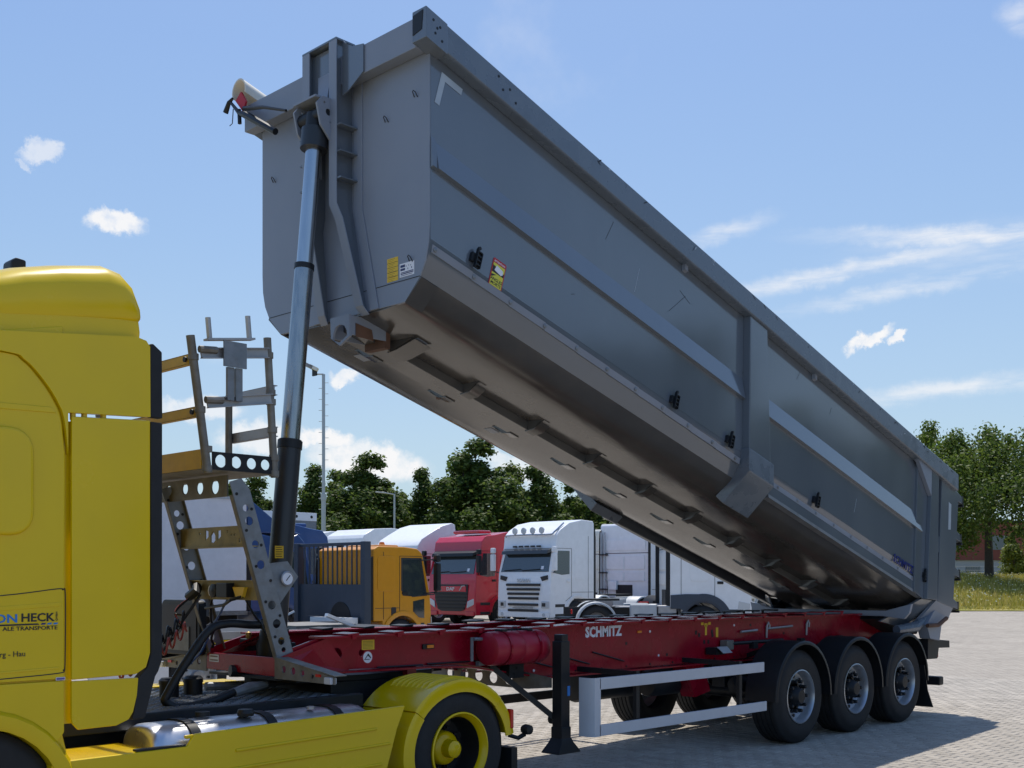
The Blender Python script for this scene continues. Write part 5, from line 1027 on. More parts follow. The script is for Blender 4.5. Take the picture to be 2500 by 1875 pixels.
# ------------------------------------------------------------------ tractor chassis
for sg in (1, -1):
    MB().box(5.75, 11.4, min(sg*.36, sg*.44), max(sg*.36, sg*.44), .62, .90).build('chassis_rail', DARK, yt)
m = MB(); m.box(7.25, 9.8, -1.0, .68, .925, .94); m.build('deck_plate', TREAD, yt)
m = MB()
for i in range(42):
    for j in range(28):
        x, y = 7.35+.058*i, -.97+.058*j
        if x > 9.75: continue
        s_ = 1 if (i+j) % 2 else -1; m.hexa([(x-.024, y-.008-s_*.016, .94), (x+.024, y-.008+s_*.016, .94), (x+.024, y+.008+s_*.016, .94), (x-.024, y+.008-s_*.016, .94), (x-.019, y-.004-s_*.013, .946), (x+.019, y-.004+s_*.013, .946), (x+.019, y+.004+s_*.013, .946), (x-.019, y+.004-s_*.013, .946)])
dp = m.build('deck_bumps', TREADB, yt, smooth=0); dp['kind'] = 'stuff'
MB().box(7.2, 9.85, .66, .715, .85, .96).build('deck_edge', BLACKP, yt, bevel=.012); MB().box(7.25, 9.8, -1.25, -1.0, .70, .96).build('far_skirt', YEL, yt, bevel=.02)
# skirt, step and tank on the near side
SK = [(9.0, .862), (7.22, .905), (7.30, .74), (7.40, .44), (7.45, .30), (10.0, .30), (9.95, .70), (9.9, .785), (9.05, .79)]
MB().prism(SK, 'y', 1.215, 1.25).build('side_skirt', YEL, yt, bevel=.012)
MB().prism([(9.05, .855), (7.215, .898), (7.23, .875), (9.05, .832)], 'y', 1.195, 1.23).build('skirt_ledge', YEL, yt, bevel=.008)
for (a, b_, dz) in (((7.50, .765), (8.7, .735), 0), ((7.37, .645), (9.4, .60), 0), ((7.45, .50), (9.4, .45), 0)):
    MB().prism([(a[0], a[1]), (b_[0], b_[1]), (b_[0], b_[1]-.022), (a[0], a[1]-.02)], 'y', 1.235, 1.264).build('skirt_pressing', YEL, yt, bevel=.009)
m = MB(); m.box(9.1, 9.93, .72, 1.24, .745, .765)
m.build('step_plate', YEL, yt)
for k in range(13): MB().box(9.26 if k < 11 else 9.1, 9.92, .735+.037*k, .755+.037*k, .764, .782).build('step_ridge', YEL, yt, bevel=.004)
MB().box(9.06, 9.40, 1.2, 1.243, .79, .803).build('step_edge', DARK, yt)
m = MB(); rings = []
for x, f_ in ((9.24, .84), (9.225, .95), (9.19, .99), (9.14, 1.0), (7.55, 1.0), (7.5, .985), (7.46, .9)):
    ring = []
    for k in range(28):
        t = 2*math.pi*k/28; c, s_ = math.cos(t), math.sin(t); ring.append((x, .945+.25*f_*math.copysign(abs(c)**.7, c), .62+.30*f_*math.copysign(abs(s_)**.75, s_)))
    rings.append(ring)
m.loft(rings).build('fuel_tank', POLISH, yt, smooth=50)
for x in (8.93, 8.33, 7.75):
    m = MB(); rings = []
    for xx, e in ((x-.035, .004), (x-.035, .012), (x+.035, .012), (x+.035, .004)):
        rings.append([(xx, .945+(.25+e)*math.copysign(abs(math.cos(2*math.pi*k/28))**.7, math.cos(2*math.pi*k/28)), .62+(.30+e)*math.copysign(abs(math.sin(2*math.pi*k/28))**.75, math.sin(2*math.pi*k/28))) for k in range(28)])
    m.loft(rings, caps=False).build('tank_strap', BLACKP, yt, smooth=50)
MB().lathe([(0, 0), (.055, 0), (.06, .02), (.05, .045), (0, .05)], 18, (8.5, 1.06, .922), 'z').build('filler_cap', BLACKP, yt); MB().lathe([(0, 0), (.05, 0), (.05, .03), (0, .035)], 16, (8.75, .92, .93), 'z').build('filler_cap', DARK, yt); MB().lathe([(0, 0), (.03, 0), (.03, .02), (0, .024)], 14, (7.95, 1.05, .922), 'z').build('sender_cap', ALU, yt)
# far side battery box guard, canisters on the deck
m = MB(); m.prism(rrect(.62, .46, .06, 4, -.79, 1.46), 'x', 7.88, 7.95); m.build('far_guard', BLACKP, yt, bevel=.012); m = MB(); m.prism(rrect(.54, .38, .045, 4, -.79, 1.46), 'x', 7.951, 7.958); m.build('far_guard_panel', mat('brown_black', (.03, .026, .026), .6), yt)
m = MB(); m.prism([(-1.0, 1.27), (-.62, 1.27), (-.62, 1.47), (-.68, 1.46)], 'x', 7.96, 7.968); m.build('splash_plate', GALVD, yt)
for x, y in ((8.32, -.3), (8.1, -.32)): MB().lathe([(.075, 0), (.075, .1), (.08, .1), (.08, .13), (.06, .15), (0, .15)], 18, (x, y, .94), 'z').build('air_canister', BLACKP, yt)
MB().tube([(8.0, -.3, 1.0), (7.7, -.25, .99), (7.4, -.2, 1.0)], .035, 8).build('valve_pipe', GALV, yt); MB().tube([(7.9, -.1, 1.13), (7.55, 0, 1.10), (7.2, .05, 1.08)], [.05, .035, .03], 10).build('air_hose', DARK, yt); MB().slab([(7.7, -.5, .98), (7.3, -.45, .98), (7.25, -.3, 1.0), (7.65, -.25, 1.0)], (0, 0, 1), .03).build('lamp_cover', YEL, yt)
# fifth wheel
m = MB(); m.prism([(7.55, -.3), (7.65, .0), (7.55, .3), (6.9, .45), (6.2, .40), (5.95, .15), (6.3, .06), (6.3, -.06), (5.95, -.15), (6.2, -.40), (6.9, -.45)], 'z', 1.03, 1.08); m.build('fifth_wheel', DARK, yt, bevel=.01)
MB().box(6.5, 7.3, -.42, .42, .90, 1.03).build('fifth_wheel_mount', DARK, yt)
# rear mudguard, three pieces with pressed ribs
for sg in (1, -1):
    def arch(a0, a1, rx, rz, y0, y1, t, name, mt=YEL, n=14):
        m = MB(); rings = []
        for k in range(n+1):
            a = R(a0+(a1-a0)*k/n); c, s_ = math.cos(a), math.sin(a)
            rings.append([(6.63+(rx+e)*c, sg*yy, .50+(rz+e)*s_) for e, yy in ((0, y0), (0, y1), (-.03, y1+.012), (-.10, y1+.012), (-.10, y1), (-.03, y1-.02), (-t, y0))])
        return m.loft(rings).build(name, mt, yt, smooth=50)
    arch(38, 137, .615, .565, .60, 1.235, .02, 'mudguard_top'); arch(138, 172, .615, .565, .60, 1.225, .02, 'mudguard_front'); arch(-18, 37, .60, .56, .60, 1.235, .02, 'mudguard_rear')
    for k in range(8):
        y = .70+.062*k; m = MB(); rings = []
        for q in range(12):
            a = R(62+58*q/11); e = .020 if 0 < q < 11 else .0; rings.append([(6.63+(.615+ee)*math.cos(a), sg*yy, .50+(.565+ee)*math.sin(a)) for ee, yy in ((-.005, y-.013), (e, y-.006), (e, y+.006), (-.005, y+.013))])
        m.loft(rings).build('mudguard_rib', YEL, yt, smooth=50)
    for y in (.78, 1.12):
        m = MB(); rings = []
        for q in range(5):
            a = R(130+18*q/4); rings.append([(6.63+(.615+ee)*math.cos(a), sg*yy, .50+(.565+ee)*math.sin(a)) for ee, yy in ((.002, y-.02), (.014, y-.02), (.014, y+.02), (.002, y+.02))])
        m.loft(rings).build('mudguard_strap', BLACKP, yt)
    MB().box(6.035, 6.075, min(sg*1.17, sg*1.245), max(sg*1.17, sg*1.245), .62, .78).build('tail_lamp', REDL, yt, bevel=.012)
    MB().tube([(6.05, sg*1.2, .56), (5.96, sg*1.22, .53), (5.90, sg*1.24, .56)], .02, 6).build('marker_arm', BLACKP, yt); MB().lathe([(0, -.03), (.035, -.03), (.045, 0), (.04, .05), (0, .06)], 12, (5.90, sg*1.25, .60)).build('side_marker', BLACKP, yt)
    MB().box(5.95, 6.02, min(sg*.8, sg*1.2), max(sg*.8, sg*1.2), .15, .45).build('mud_flap', BLACKP, yt)
# wheels: deep dished driven pair at the rear, steer wheels at the front
def drive_wheel(sg, x=0):
    w = empty('wheel', (x, sg*1.22, .50), 0 if sg > 0 else math.pi, yt); WM[w.name] = Matrix(); r = .505
    for off in (0, -.33):
        tp = [(.296, -.02+off), (.31, 0+off), (.35, .006+off), (.42, .012+off), (.455, 0+off), (.485, -.03+off)]
        for k in range(4):
            a = -.035-.055*k+off; tp += [(r, a), (r, a-.04), (r-.014, a-.043), (r-.014, a-.052)]
        tp += [(r, -.255+off), (.485, -.265+off), (.455, -.29+off), (.35, -.297+off), (.296, -.28+off)]
        MB().lathe(tp, 52, closed=True).build('tyre', RUBBER, w, smooth=40)
    MB().lathe([(.298, -.02), (.305, .012), (.292, .016), (.283, -.004), (.264, -.03), (.262, -.05)], 52, cap=False).build('rim', YEL, w, smooth=50); MB().lathe([(.2625, -.045), (.258, -.12), (.256, -.22), (.24, -.245), (.20, -.25), (.12, -.25), (.115, -.26), (.26, -.28)], 52, cap=False).build('shaded_dish', DARK, w, smooth=50)  # dish coloured black in place of the deep shade inside the rim
    m = MB()
    for k in range(10): a = 2*math.pi*k/10; MB().lathe([(.02, -.25), (.02, -.22), (.013, -.218), (.013, -.195), (0, -.19)], 6, (.165*math.cos(a), 0, .165*math.sin(a))).build('wheel_nut', DARK, w)
    MB().lathe([(.14, -.25), (.135, -.17), (.118, -.15), (.075, -.14), (.07, -.06), (.055, -.045), (0, -.04)], 28).build('hub', YEL, w, smooth=40)
    m = MB()
    for k in range(8): a = 2*math.pi*(k+.5)/8; m.lathe([(0, -.2235), (.028, -.224), (.026, -.222), (0, -.222)], 10, (.212*math.cos(a), 0, .212*math.sin(a)))
    m.build('hand_holes', INK, w); return w
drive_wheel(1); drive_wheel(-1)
for sg in (1, -1): fwl = make_wheel(yt, 3.73, sg, r=.505, wd=.31, y=1.2)
MB().tube([(6.63, -1, .5), (6.63, 1, .5)], .09, 12).build('axle', DARK, yt)

# ================================================================== TRUCKS PARKED BEHIND
def lerp_front(prof, z):
    best = None
    for (x0, z0), (x1, z1) in zip(prof[:-1], prof[1:]):
        if z1 > z0 and z0 <= z <= z1: best = x0+(x1-x0)*(z-z0)/(z1-z0)
    return best if best is not None else 0
def bg_wheel(par, x, y, r=.5, rim=RIMS):
    w = empty('wheel', (x, y, r), 0 if y > 0 else math.pi, par); W0 = WM[w.name]; WM[w.name] = Matrix()
    MB().lathe([(.29, -.02), (.32, 0), (.40, .005), (.46, -.01), (r, -.05), (r, -.25), (.46, -.29), (.3, -.29)], 28, closed=True).build('tyre', RUBBER, w)
    MB().lathe([(.292, -.02), (.295, .003), (.27, -.03), (.25, -.09), (.16, -.075), (.11, -.06), (.1, .0), (0, .005)], 28, cap=False).build('rim', rim, w)
    m = MB()
    for k in range(10): a = 2*math.pi*k/10; m.lathe([(0, -.088), (.02, -.088), (.02, -.06), (0, -.055)], 6, (.2*math.cos(a), 0, .2*math.sin(a)))
    m.build('wheel_nuts', DARK, w, kind='stuff'); WM[w.name] = W0; return w
def truck(loc, rz, label, paint, H=3.75, rf=3.25, wt=2.72, wb=1.93, L=2.25, Wd=2.48, style='slat', chassis=True, group=None, lettering=None, wheelbase=3.7, roofpoly=None, arch=True, rear_axles=1, archmat=None, visor=True, archx=-1.38, name='tractor_truck'):
    t = empty(name, (0, 0, 0)); tag(t, label, 'truck', group)
    fr = [(.0, .42), (.03, .75), (.03, 1.15), (-.01, wb), (-.24, wt), (-.30, rf)]
    top = roofpoly or [(-.5, rf+.2), (-.95, H-.12), (-1.6, H), (-L+.06, H-.03), (-L, H-.12)]
    hw = Wd/2
    prof = fr+top+[(-L, .95), (archx-.66, .95)]+arcpts(archx, .5, .62, 165, 15, 14)+[(archx+.64, .42)]
    MB().prism(prof, 'y', -hw, hw).build('cab', paint, t, bevel=.07, seg=3)
    # windscreen
    def fx(z): return lerp_front(fr, z)
    z0, z1 = wb+.04, wt-.06; n = (1, 0, (.23)/(wt-wb))
    m = MB(); m.slab([(fx(z0), -hw+.12, z0), (fx(z0), hw-.12, z0), (fx(z1), hw-.17, z1), (fx(z1), -hw+.17, z1)], n, .018); m.build('windscreen', GLASS, t, bevel=.006)
    MB().bar((fx(z0+.12)+.035, hw-.42, z0+.09), (fx(z0+.22)+.025, hw-.42, z0+.20), .12, .004, (1, 0, .3)).build('permit_sticker', STW, t)
    m = MB(); m.bar((fx(z0)+.03, -.1, z0+.05), (fx(z0)+.03, .75, z0+.10), .02, .02); m.bar((fx(z0)+.03, -.95, z0+.05), (fx(z0)+.03, -.15, z0+.1), .02, .02); m.build('wiper', BLACKP, t)
    if visor: m = MB(); m.hexa([(fx(wt)+.02, -hw+.1, wt-.04), (fx(wt)+.02, hw-.1, wt-.04), (fx(wt)+.02, hw-.1, wt+.07), (fx(wt)+.02, -hw+.1, wt+.07), (fx(wt)+.26, -hw+.16, wt-.14), (fx(wt)+.26, hw-.16, wt-.14), (fx(wt)+.22, hw-.16, wt-.02), (fx(wt)+.22, -hw+.16, wt-.02)]); m.build('sun_visor', BLACKP if style != 'slat' else mat('smoke_visor', (.05, .055, .06), .2), t, bevel=.01)
    # sides
    for sg in (1, -1):
        y = sg*hw
        def sp(poly, e0, e1, nm, mt, bev=.0): MB().prism(poly, 'y', y-sg*.02, y+sg*e1).build(nm, mt, t, bevel=bev)
        sp([(-.18, wb+.0), (-.36, wt-.03), (-.95, wt-.03), (-.95, wb-.03), (-.55, wb-.06)], 0, .006, 'side_window', GLASS, .002)
        ln = MB()
        dx0, dx1 = -.12, -1.05
        for a, b_ in (((dx1, wt+.05), (dx1, 1.15)), ((dx1, wt+.05), (-.3, wt+.05)), ((-L+.32, rf), (-L+.32, 1.0)), ((dx1, 1.15), (-.75, .98)), ((-L+.05, 1.28), (dx1, 1.28))):
            ln.bar((a[0], y+sg*.001, a[1]), (b_[0], y+sg*.001, b_[1]), .012, .012, (0, 1, 0))
        ln.build('door_seam', GRILLE, t)
        MB().box(-.98, -.80, min(y, y+sg*.03), max(y, y+sg*.03), 1.62, 1.70).build('door_handle', paint if style == 'slat' else BLACKP, t, bevel=.012)
        sp(rrect(.55, .9, .1, 4, -1.5, 2.15), 0, .012, 'sleeper_pressing', paint, .01)
        # mirrors
        m = MB(); m.box(-.02, .12, min(y+sg*.12, y+sg*.30), max(y+sg*.12, y+sg*.30), wb+.08, wt-.12); m.build('mirror', paint if style == 'slat' else BLACKP, t, bevel=.035); m = MB(); m.box(-.02, .12, min(y+sg*.12, y+sg*.29), max(y+sg*.12, y+sg*.29), wt-.09, wt+.10); m.build('mirror', paint if style == 'slat' else BLACKP, t, bevel=.035); MB().tube([(-.15, y, wb+.02), (.05, y+sg*.2, wb+.06)], .02, 6).build('mirror_arm', BLACKP, t)
        # steps and arch
        m = MB(); rings = []
        for k in range(15):
            a = R(2+176*k/14); rings.append([(archx+r_*math.cos(a), sg*yy, .5+r_*math.sin(a)) for r_, yy in ((.58, hw-.15), (.58, hw+.015), (.60, hw+.03), (.70, hw+.025), (.71, hw-.02))])
        m.loft(rings).build('arch_trim', archmat or paint, t, smooth=50)
        for z in (.45, .78): MB().box(-.70, -.22, min(y-sg*.1, y+sg*.012), max(y-sg*.1, y+sg*.012), z, z+.10).build('cab_step', GRILLE, t, bevel=.01)
        MB().prism([(-L+.02, .98), (-L+.02, H-.25), (-L-.09, H-.3), (-L-.12, H-.6), (-L-.12, 1.0)], 'y', y-sg*.06, y-sg*.02).build('rubber_edge', BLACKP, t, bevel=.015)
        bg_wheel(t, archx, y-sg*.04)
    # face
    if style == 'slat':
        for k in range(4): MB().prism([(.032, 1.58-.155*k), (.075, 1.565-.155*k), (.075, 1.50-.155*k), (.032, 1.49-.155*k)], 'y', -.80+.03*k, .80-.03*k).build('grille_slat', GRILLE, t, bevel=.006)
        for z in (.86, .66): MB().box(.04, .085, -.70, .70, z-.04, z+.04).build('lower_slot', GRILLE, t, bevel=.006)
        MB().box(.085, .10, -.45, .5, .735, .775).build('trim_strip', ALU, t); MB().box(0, .07, -1.2, 1.2, .42, .62).build('bumper', paint, t, bevel=.03)
        for sg in (1, -1):
            m = MB(); m.hexa([(.045, sg*.86, .98), (.03, sg*1.2, .98), (.03, sg*1.2, .74), (.045, sg*.86, .74), (.085, sg*.86, .96), (.05, sg*1.19, .96), (.05, sg*1.19, .76), (.085, sg*.86, .76)]); m.build('headlight', GLASSL, t, bevel=.01)
            MB().box(.05, .09, min(sg*.9, sg*1.05), max(sg*.9, sg*1.05), .80, .92).build('lamp_insert', GRILLE, t, bevel=.01)
            MB().prism([(sg*.78, 1.80), (sg*1.1, 1.86), (sg*1.12, 1.72), (sg*.86, 1.66)], 'x', .0, .03).build('air_slot', GRILLE, t)
            MB().lathe([(0, 0), (.06, 0), (.06, .02), (0, .02)], 14, (.07, sg*.98, .52), 'x').build('fog_lamp', GLASSL, t)
        m = MB()
        for k in range(5): m.box(fx(wt)+.03, fx(wt)+.05, -.62+.28*k-.1, -.62+.28*k+.1, wt+.10, wt+.16)
        m.build('marker_slots', GRILLE, t)
        m = MB(); m.tube(smooth_path([(-.25, -1.1, rf-.02), (-.22, -1.0, rf+.02), (-.2, 0, rf+.03), (-.22, 1.0, rf+.02), (-.3, 1.12, rf+.1), (-.75, 1.15, rf+.42)], 4), .03, 8); m.build('lamp_bar', CHROME, t)
        for k in range(4):
            y = -.62+.42*k; MB().lathe([(0, .0), (.11, .0), (.12, -.03), (.09, -.09), (0, -.1)], 18, (-.17, y, rf+.17), 'x').build('roof_spotlight', GLASSL, t)
    else:
        MB().prism([(-.88, 1.52), (.88, 1.52), (.86, 1.0), (.70, .62), (.5, .56), (-.5, .56), (-.70, .62), (-.86, 1.0)], 'x', .02, .055).build('grille', GRILLE, t, bevel=.02)
        for k in range(5): MB().box(.05, .085, -.84+.035*k, .84-.035*k, 1.16-.125*k, 1.20-.125*k).build('grille_slat', BLACKP, t, bevel=.008)
        MB().box(.05, .075, -.80, .80, 1.26, 1.46).build('badge_panel', paint, t, bevel=.015)
        for sg in (1, -1):
            m = MB(); m.hexa([(.05, sg*.86, .92), (-.0, sg*1.19, 1.05), (-.0, sg*1.2, .80), (.05, sg*.82, .66), (.08, sg*.88, .90), (.03, sg*1.17, 1.02), (.03, sg*1.18, .82), (.08, sg*.85, .69)]); m.build('headlight', GLASSL, t, bevel=.015)
            MB().prism([(sg*.45, 1.30), (sg*.5, 1.30), (sg*.62, 1.44), (sg*.76, 1.46), (sg*.74, 1.49), (sg*.58, 1.47)], 'x', .075, .085).build('badge_trim', ALU, t)
            MB().box(0, .06, min(sg*.75, sg*1.2), max(sg*.75, sg*1.2), .40, .56).build('bumper', paint, t, bevel=.03)
        MB().box(-1.3, -.7, -.7, .7, H-.05, H+.06).build('roof_hatch', paint, t, bevel=.04) if H < 3.6 else None
    if lettering:
        text(lettering[0], lettering[1], FRONT(.036 if style == 'slat' else .077, 0, lettering[2]), lettering[3], t, align='CENTER', sx=lettering[4], bold=.04, t=.008)
    # rear wall of cab
    if H > 3.3:
        for (ya, yb, za, zb) in ((-.95, -.02, 1.60, 1.95), (.06, .95, 1.60, 1.95), (-.95, -.02, 2.05, 2.58), (.06, .95, 2.05, 2.58), (-1.0, 1.0, 2.78, 3.2)): MB().box(-L-.035, -L+.02, ya, yb, za, zb).build('rear_pressing', paint, t, bevel=.015)
        MB().box(-L-.006, -L+.02, -1.1, 1.1, 2.66, 2.685).build('rear_seam', GRILLE, t)
    MB().box(-L-.02, -L+.02, -.35, .45, .85, 1.45).build('engine_bay', DARK, t)
    if chassis:
        xr = archx-wheelbase
        for sg in (1, -1): MB().box(xr-.9, -L+.5, min(sg*.36, sg*.44), max(sg*.36, sg*.44), .62, .92).build('chassis_rail', DARK, t)
        MB().prism([(xr+.75, -.3), (xr+.75, .3), (xr+.2, .45), (xr-.4, .4), (xr-.6, .12), (xr-.3, 0), (xr-.6, -.12), (xr-.4, -.4), (xr+.2, -.45)], 'z', 1.12, 1.18).build('fifth_wheel', DARK, t, bevel=.01)
        MB().box(xr+.6, -L-.05, -.6, .6, .92, .95).build('deck_plate', ALU, t)
        for a_ in range(rear_axles):
            xa = xr+a_*1.3
            for sg in (1, -1):
                bg_wheel(t, xa, sg*1.2, rim=RIMD)
                m = MB(); rings = []
                for k in range(15):
                    a = R(8+164*k/14); rings.append([(xa+r_*math.cos(a), sg*yy, .5+r_*math.sin(a)) for r_, yy in ((.60, .62), (.60, 1.235), (.585, 1.25), (.54, 1.25), (.54, 1.235), (.585, 1.22), (.585, .62))])
                m.loft(rings).build('mudguard', BLACKP if paint != WHITE else CONT, t, smooth=50)
        for sg in (1, -1):
            MB().box(xr-.75, xr-.71, min(sg*.75, sg*1.2), max(sg*.75, sg*1.2), .75, .88).build('tail_lamp', REDL, t, bevel=.01)
            MB().box(xr+1.0+1.3*(rear_axles-1), xr+1.75+1.3*(rear_axles-1), min(sg*.75, sg*1.22), max(sg*.75, sg*1.22), .5, 1.02).build('side_box', CONT, t, bevel=.03); MB().box(xr+1.78+1.3*(rear_axles-1), -L+.2, min(sg*.75, sg*1.22), max(sg*.75, sg*1.22), .5, 1.0).build('fuel_tank', ALU, t, bevel=.05)
    t.location = (loc[0], loc[1], gz(loc)); t.rotation_euler = (0, 0, rz)
    return t
GR = 'tractor units parked in the row behind the trailer'
truck((-15.35, -18.95), 0, 'white tractor truck with four round roof spotlights and slatted grille', WHITE, lettering=('SCANIA', .11, 1.63, GLASSL, 1.1), H=3.78, rf=3.22, group=GR, rear_axles=1)
truck((-15.0, -22.2), 0, 'red tractor truck with chrome sun visor and dark grille, beside the white spotlight cab', REDTRUCK, H=3.42, rf=3.05, wt=2.66, wb=1.85, style='oval', lettering=('DAF', .12, 1.305, GLASSL, 1.3), group=GR)
rp2 = [(-.5, 3.2), (-.9, 3.42), (-1.5, 3.72), (-2.05, 3.86), (-2.22, 3.80), (-2.25, 3.6)]
truck((-15.0, -25.65), 0, 'white truck with a high roof fairing behind the orange cab', WHITE, H=3.86, rf=2.95, wt=2.6, wb=1.85, style='oval', roofpoly=rp2, group=GR)
truck((-15.2, -29.2), 0, 'white truck whose flat roof shows between the fairing and the mast', WHITE, H=3.75, rf=3.3, style='oval', group=GR, roofpoly=[(-.4, 3.45), (-.9, 3.7), (-1.8, 3.75), (-2.2, 3.72), (-2.25, 3.6)])
truck((-15.0, -32.7), 0, 'white truck roof showing at the foot of the floodlight mast', WHITE, H=3.7, rf=3.2, style='oval', group=GR)
truck((-15.6, -15.5+.1), 0, 'cream white truck showing just behind the white spotlight cab', CREAM, H=3.7, rf=3.25, style='oval', group=GR) if False else None
# second row, backs towards us
truck((-23.9, -19.5), math.pi, 'white tractor truck seen from the back with ladder and black side edge', WHITE, H=3.85, rf=3.3, L=2.3, style='oval', group=GR)
truck((-25.4, -16.1), math.pi, 'cream tractor truck just right of the white cab seen from the back', CREAM, H=3.75, rf=3.2, L=2.3, style='oval', group=GR, archmat=CONT)
truck((-25.6, -23.1), math.pi, 'cream truck roof just showing over the back of the spotlight cab', CREAM, H=3.72, rf=3.2, L=2.3, style='oval', group=GR)
wr = truck((-16.60, -11.05), math.atan2(RT.y, RT.x), 'white tractor truck side on under the tipped body, grey wheel arch', WHITE, H=3.6, rf=3.1, L=2.35, style='oval', archmat=NAVY, archx=-1.38, wheelbase=3.1, group=GR)
MB().tube([(-8.3, 0, 0)], .01) if False else None
# orange truck with slate grey flat bed and barred headboard
orT = truck((-7.0, -15.55), math.pi, 'orange truck facing away with a slate grey barred headboard and bed', ORANGE, H=2.84, rf=2.7, wt=2.55, wb=1.62, L=1.9, Wd=2.3, style='oval', chassis=False, roofpoly=[(-.45, 2.80), (-.9, 2.84), (-1.75, 2.84), (-1.9, 2.76)], visor=False, archx=-.95)
oM = Matrix.Translation((-7.0, -15.55, gz((-7.0, -15.55)))) @ Matrix.Rotation(math.pi, 4, 'Z'); WM[orT.name] = Matrix()
for sg in (1, -1):
    MB().prism([(-.22, 1.50), (-.60, 1.44), (-.60, 1.18), (-.40, 1.02), (-.22, 1.0)], 'y', sg*1.15, sg*1.158).build('lower_window', GLASS, orT); MB().prism(rrect(.16, .30, .03, 3, -1.25, 1.15), 'y', sg*1.15, sg*1.16).build('side_vent', GRILLE, orT)
for sg in (1, -1):
    MB().prism([(-.12, 1.58), (-.32, 2.56), (-1.0, 2.56), (-1.0, 1.72), (-.62, 1.55)], 'y', sg*1.15, sg*1.154).build('window_frame', GRILLE, orT); MB().prism([(-.20, 1.66), (-.37, 2.48), (-.93, 2.48), (-.93, 1.78), (-.6, 1.63)], 'y', sg*1.154, sg*1.16).build('side_window', GLASS, orT)
    MB().tube([(-.4, sg*1.15, 2.5), (-.05, sg*1.3, 2.52), (-.02, sg*1.42, 2.4)], .018, 6).build('mirror_arm', BLACKP, orT); MB().tube([(-.3, sg*1.15, 1.6), (-.05, sg*1.35, 1.62), (-.02, sg*1.42, 1.75)], .018, 6).build('mirror_arm', BLACKP, orT)
for y in (-.75, -.25, .25, .75): MB().box(-1.912, -1.89, y-.2, y+.2, 1.75, 2.55).build('rear_pressing', ORANGE, orT, bevel=.008)
for y in (-.5, .25): MB().lathe([(0, 0), (.09, 0), (.085, .06), (.06, .13), (0, .14)], 14, (-1.0+.2*y, y, 2.84), 'z').build('beacon', AMBER, orT)
hb = -2.15
for y in (-1.2, 1.62): MB().box(hb-.14, hb+.06, y-.09, y+.09, .55, 2.95).build('headboard_post', NAVY, orT, bevel=.015)
MB().box(hb-.06, hb+.04, -1.2, 1.62, 2.86, 2.94).build('headboard_top', NAVY, orT, bevel=.01); MB().box(hb-.05, hb+.03, -1.11, 1.53, .75, 1.88).build('headboard_panel', NAVY, orT)
for k in range(13): y = -1.0+.2*k; MB().tube([(hb, y, 1.88), (hb, y, 2.86)], .022, 8).build('headboard_bar', NAVY, orT)
MB().lathe([(0, 0), (.42, 0), (.42, .012), (0, .012)], 30, (hb-.062, -.2, 1.02), 'x').build('spare_wheel_print', BLACKP, orT)
MB().box(hb-.6, hb-.2, -1.1, .35, .60, 1.06).build('white_locker', WHITE, orT, bevel=.01); MB().box(hb-.62, hb-.2, .36, .48, .60, 1.08).build('locker_post', NAVY, orT)
MB().box(hb-5.2, hb, -1.15, 1.15, .72, .82).build('bed_floor', DARK, orT); MB().bar((hb-1.5, .9, .85), (hb-.9, .6, 1.2), .06, .05).build('bed_prop', WHITE, orT)
for sg in (1, -1):
    MB().box(hb-5.2, hb, min(sg*.36, sg*.46), max(sg*.36, sg*.46), .5, .72).build('chassis_rail', DARK, orT); MB().box(hb-5.2, hb-.1, min(sg*1.14, sg*1.18), max(sg*1.14, sg*1.18), .70, .84).build('bed_edge', YEL, orT)
    bg_wheel(orT, hb-2.6, sg*1.08, .45)
ol = Vector((CAM.x, CAM.y, 0)).lerp(Vector((-7.0, -15.55, 0)), .93); orT.location = (ol.x, ol.y, 0); orT.scale = (.93, .93, .93)
# blue cabbed box truck, second blue roof, pale trailer, low flat trailer
def local(name, loc, rz, label, cat, group=None):
    t = empty(name, (0, 0, 0)); tag(t, label, cat, group); return t
bt = truck((-5.35, -18.45), math.pi, 'blue cabbed box truck with a white body and dark blue roof deflector', BLUE, H=2.95, rf=2.78, wt=2.55, wb=1.62, L=1.95, Wd=2.4, style='oval', chassis=False, visor=False, archx=-1.0, name='box_truck')
WM[bt.name] = Matrix()
MB().box(-9.0, -2.12, -1.25, 1.25, .98, 3.85).build('box_body', TARPW, bt, bevel=.02); MB().box(-9.02, -2.1, -1.27, 1.27, 3.80, 3.87).build('roof_rail', CONT, bt); MB().box(-9.0, -2.1, -1.26, 1.26, .88, .98).build('floor_frame', GALV, bt)
m = MB(); m.prism([(-.35, 2.98), (-1.0, 3.2), (-1.95, 3.85), (-2.02, 3.85), (-2.02, 2.98)], 'y', -1.15, 1.15); m.build('roof_deflector', BLUE, bt, bevel=.04)
for k in range(4): MB().box(-2.13, -2.11, -1.1+.6*k, -1.05+.6*k, 1.1, 3.7).build('curtain_post', CONT, bt)
for z in (1.6, 2.3, 2.9): MB().box(-2.35, -2.25, 1.25, 1.29, z, z+.1).build('latch', GALVD, bt)
for sg in (1, -1):
    MB().box(-9, -1.9, min(sg*.36, sg*.46), max(sg*.36, sg*.46), .55, .88).build('chassis_rail', DARK, bt)
    for x in (-6.6,): bg_wheel(bt, x, sg*1.1, .48)
bt.location = (-5.35, -18.45, gz((-5.35, -18.45)))
truck((-8.8, -22.1), math.pi, 'blue truck with a rounded roof behind the barred headboard', BLUE, H=3.42, rf=3.05, L=2.1, style='oval', visor=False)
pt_ = empty('box_trailer', (0, 0, 0)); tag(pt_, 'pale grey box trailer with round holes along its top edge', 'trailer')
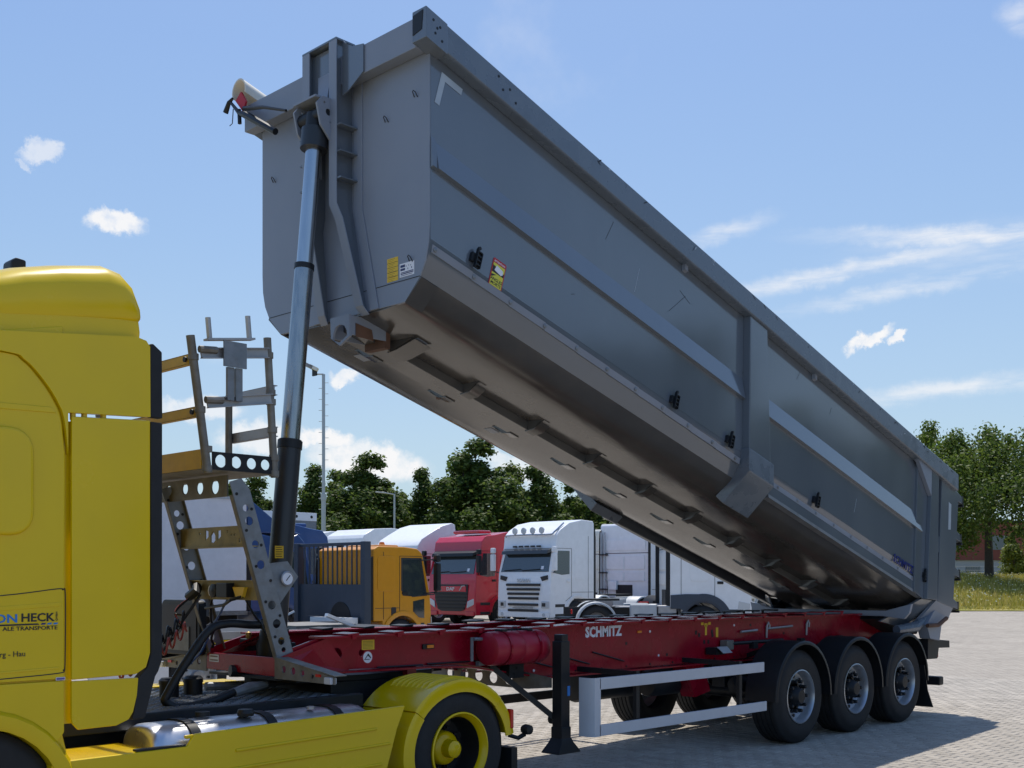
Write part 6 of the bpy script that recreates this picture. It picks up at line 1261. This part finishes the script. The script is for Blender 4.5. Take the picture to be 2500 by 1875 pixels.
MB().box(-6.2, 6.2, -1.25, 1.25, 1.05, 3.95).build('box_body', CONT, pt_, bevel=.015); MB().box(-6.22, 6.22, -1.27, 1.27, 3.72, 4.0).build('top_rail', WHITE, pt_, bevel=.01); MB().box(-6.21, 6.21, -1.26, 1.26, 3.45, 3.72).build('grey_band', NAVY if False else GALV, pt_)
for k in range(20): MB().lathe([(0, 0), (.05, 0), (.05, .01), (0, .01)], 10, (-6+.62*k, 1.27, 3.86)).build('vent_hole', DARK, pt_)
for k in range(14): MB().lathe([(0, 0), (.05, 0), (.05, .01), (0, .01)], 10, (6.22, -1.1+.17*k, 3.86), 'x').build('vent_hole', DARK, pt_)
for k in range(24): MB().box(-6.1+.52*k, -6.05+.52*k, 1.25, 1.275, 1.1, 3.45).build('wall_rib', CONT, pt_)
for x in (-4.8, -3.5, -2.2):
    for sg in (1, -1): bg_wheel(pt_, x, sg*1.15)
pt_.location = (-10.5+6.2, -24.2-1.27, gz((-10, -24)))
lt = empty('flat_trailer', (0, 0, 0)); tag(lt, 'low flat trailer with a yellow edge stripe parked beyond the red frame', 'trailer')
MB().box(-3.2, 4.0, -1.2, 1.2, .95, 1.06).build('deck', DARK, lt); 
for sg in (1, -1):
    MB().box(-3.2, 4.0, min(sg*1.2, sg*1.235), max(sg*1.2, sg*1.235), .99, 1.10).build('edge_rail', ALU, lt); MB().box(-3.2, 4.0, min(sg*1.2, sg*1.24), max(sg*1.2, sg*1.24), .93, .985).build('edge_stripe', YEL, lt)
    bg_wheel(lt, 1.05, sg*1.15, .45); MB().box(1.55, 2.7, min(sg*1.15, sg*1.2), max(sg*1.15, sg*1.2), .42, .66).build('side_panel', WHITE, lt)
    MB().box(-3.2, 4.0, min(sg*.36, sg*.46), max(sg*.36, sg*.46), .6, .95).build('chassis_rail', DARK, lt)
MB().bar((-1.3, 1.0, 1.3), (-1.9, 1.0, 1.08), .08, .05).build('ramp_arm', WHITE, lt); MB().box(-2.2, -1.0, -.8, .6, 1.06, 1.12).build('ramp', GALVD, lt)
lt.location = (3.25, -7.85, 0)

WM[wr.name] = Matrix()
for sg in (1, -1):
    MB().prism([(-2.34, 1.30), (-2.34, .90), (-2.06, .90)]+arcpts(-1.38, .5, .64, 150, 12, 14)+[(-.60, .62)]+arcpts(-1.38, .5, .84, 8, 100, 12)+[(-1.9, 1.33)], 'y', sg*1.244, sg*1.275).build('wing_panel', NAVY, wr, bevel=.008)
    MB().prism([(-.02, 1.05), (-.35, 1.12), (-.40, .70), (-.04, .62)], 'y', sg*1.236, sg*1.25).build('lamp_corner', GLASSL, wr, bevel=.006)
for o in list(S.objects):
    if o.get('label') == 'white tractor truck seen from the back with ladder and black side edge':
        WM[o.name] = Matrix(); xb = -2.3
        for y in (.95, 1.12): MB().tube([(xb-.10, y, 1.0), (xb-.10, y, 3.5)], .035, 8).build('rear_pipe', CONT, o)
        for z in (1.25, 1.9, 2.6): MB().box(xb-.16, xb-.02, .84, 1.2, z, z+.05).build('pipe_clamp', GRILLE, o)
        m = MB(); m.tube([(xb-.2, .72, 1.05), (xb-.22, .74, 1.9)], .014, 6); m.build('grab_rail', GRILLE, o); MB().box(xb-.14, xb, .35, .75, 1.25, 1.6).build('reservoir', WHITE, o, bevel=.04)
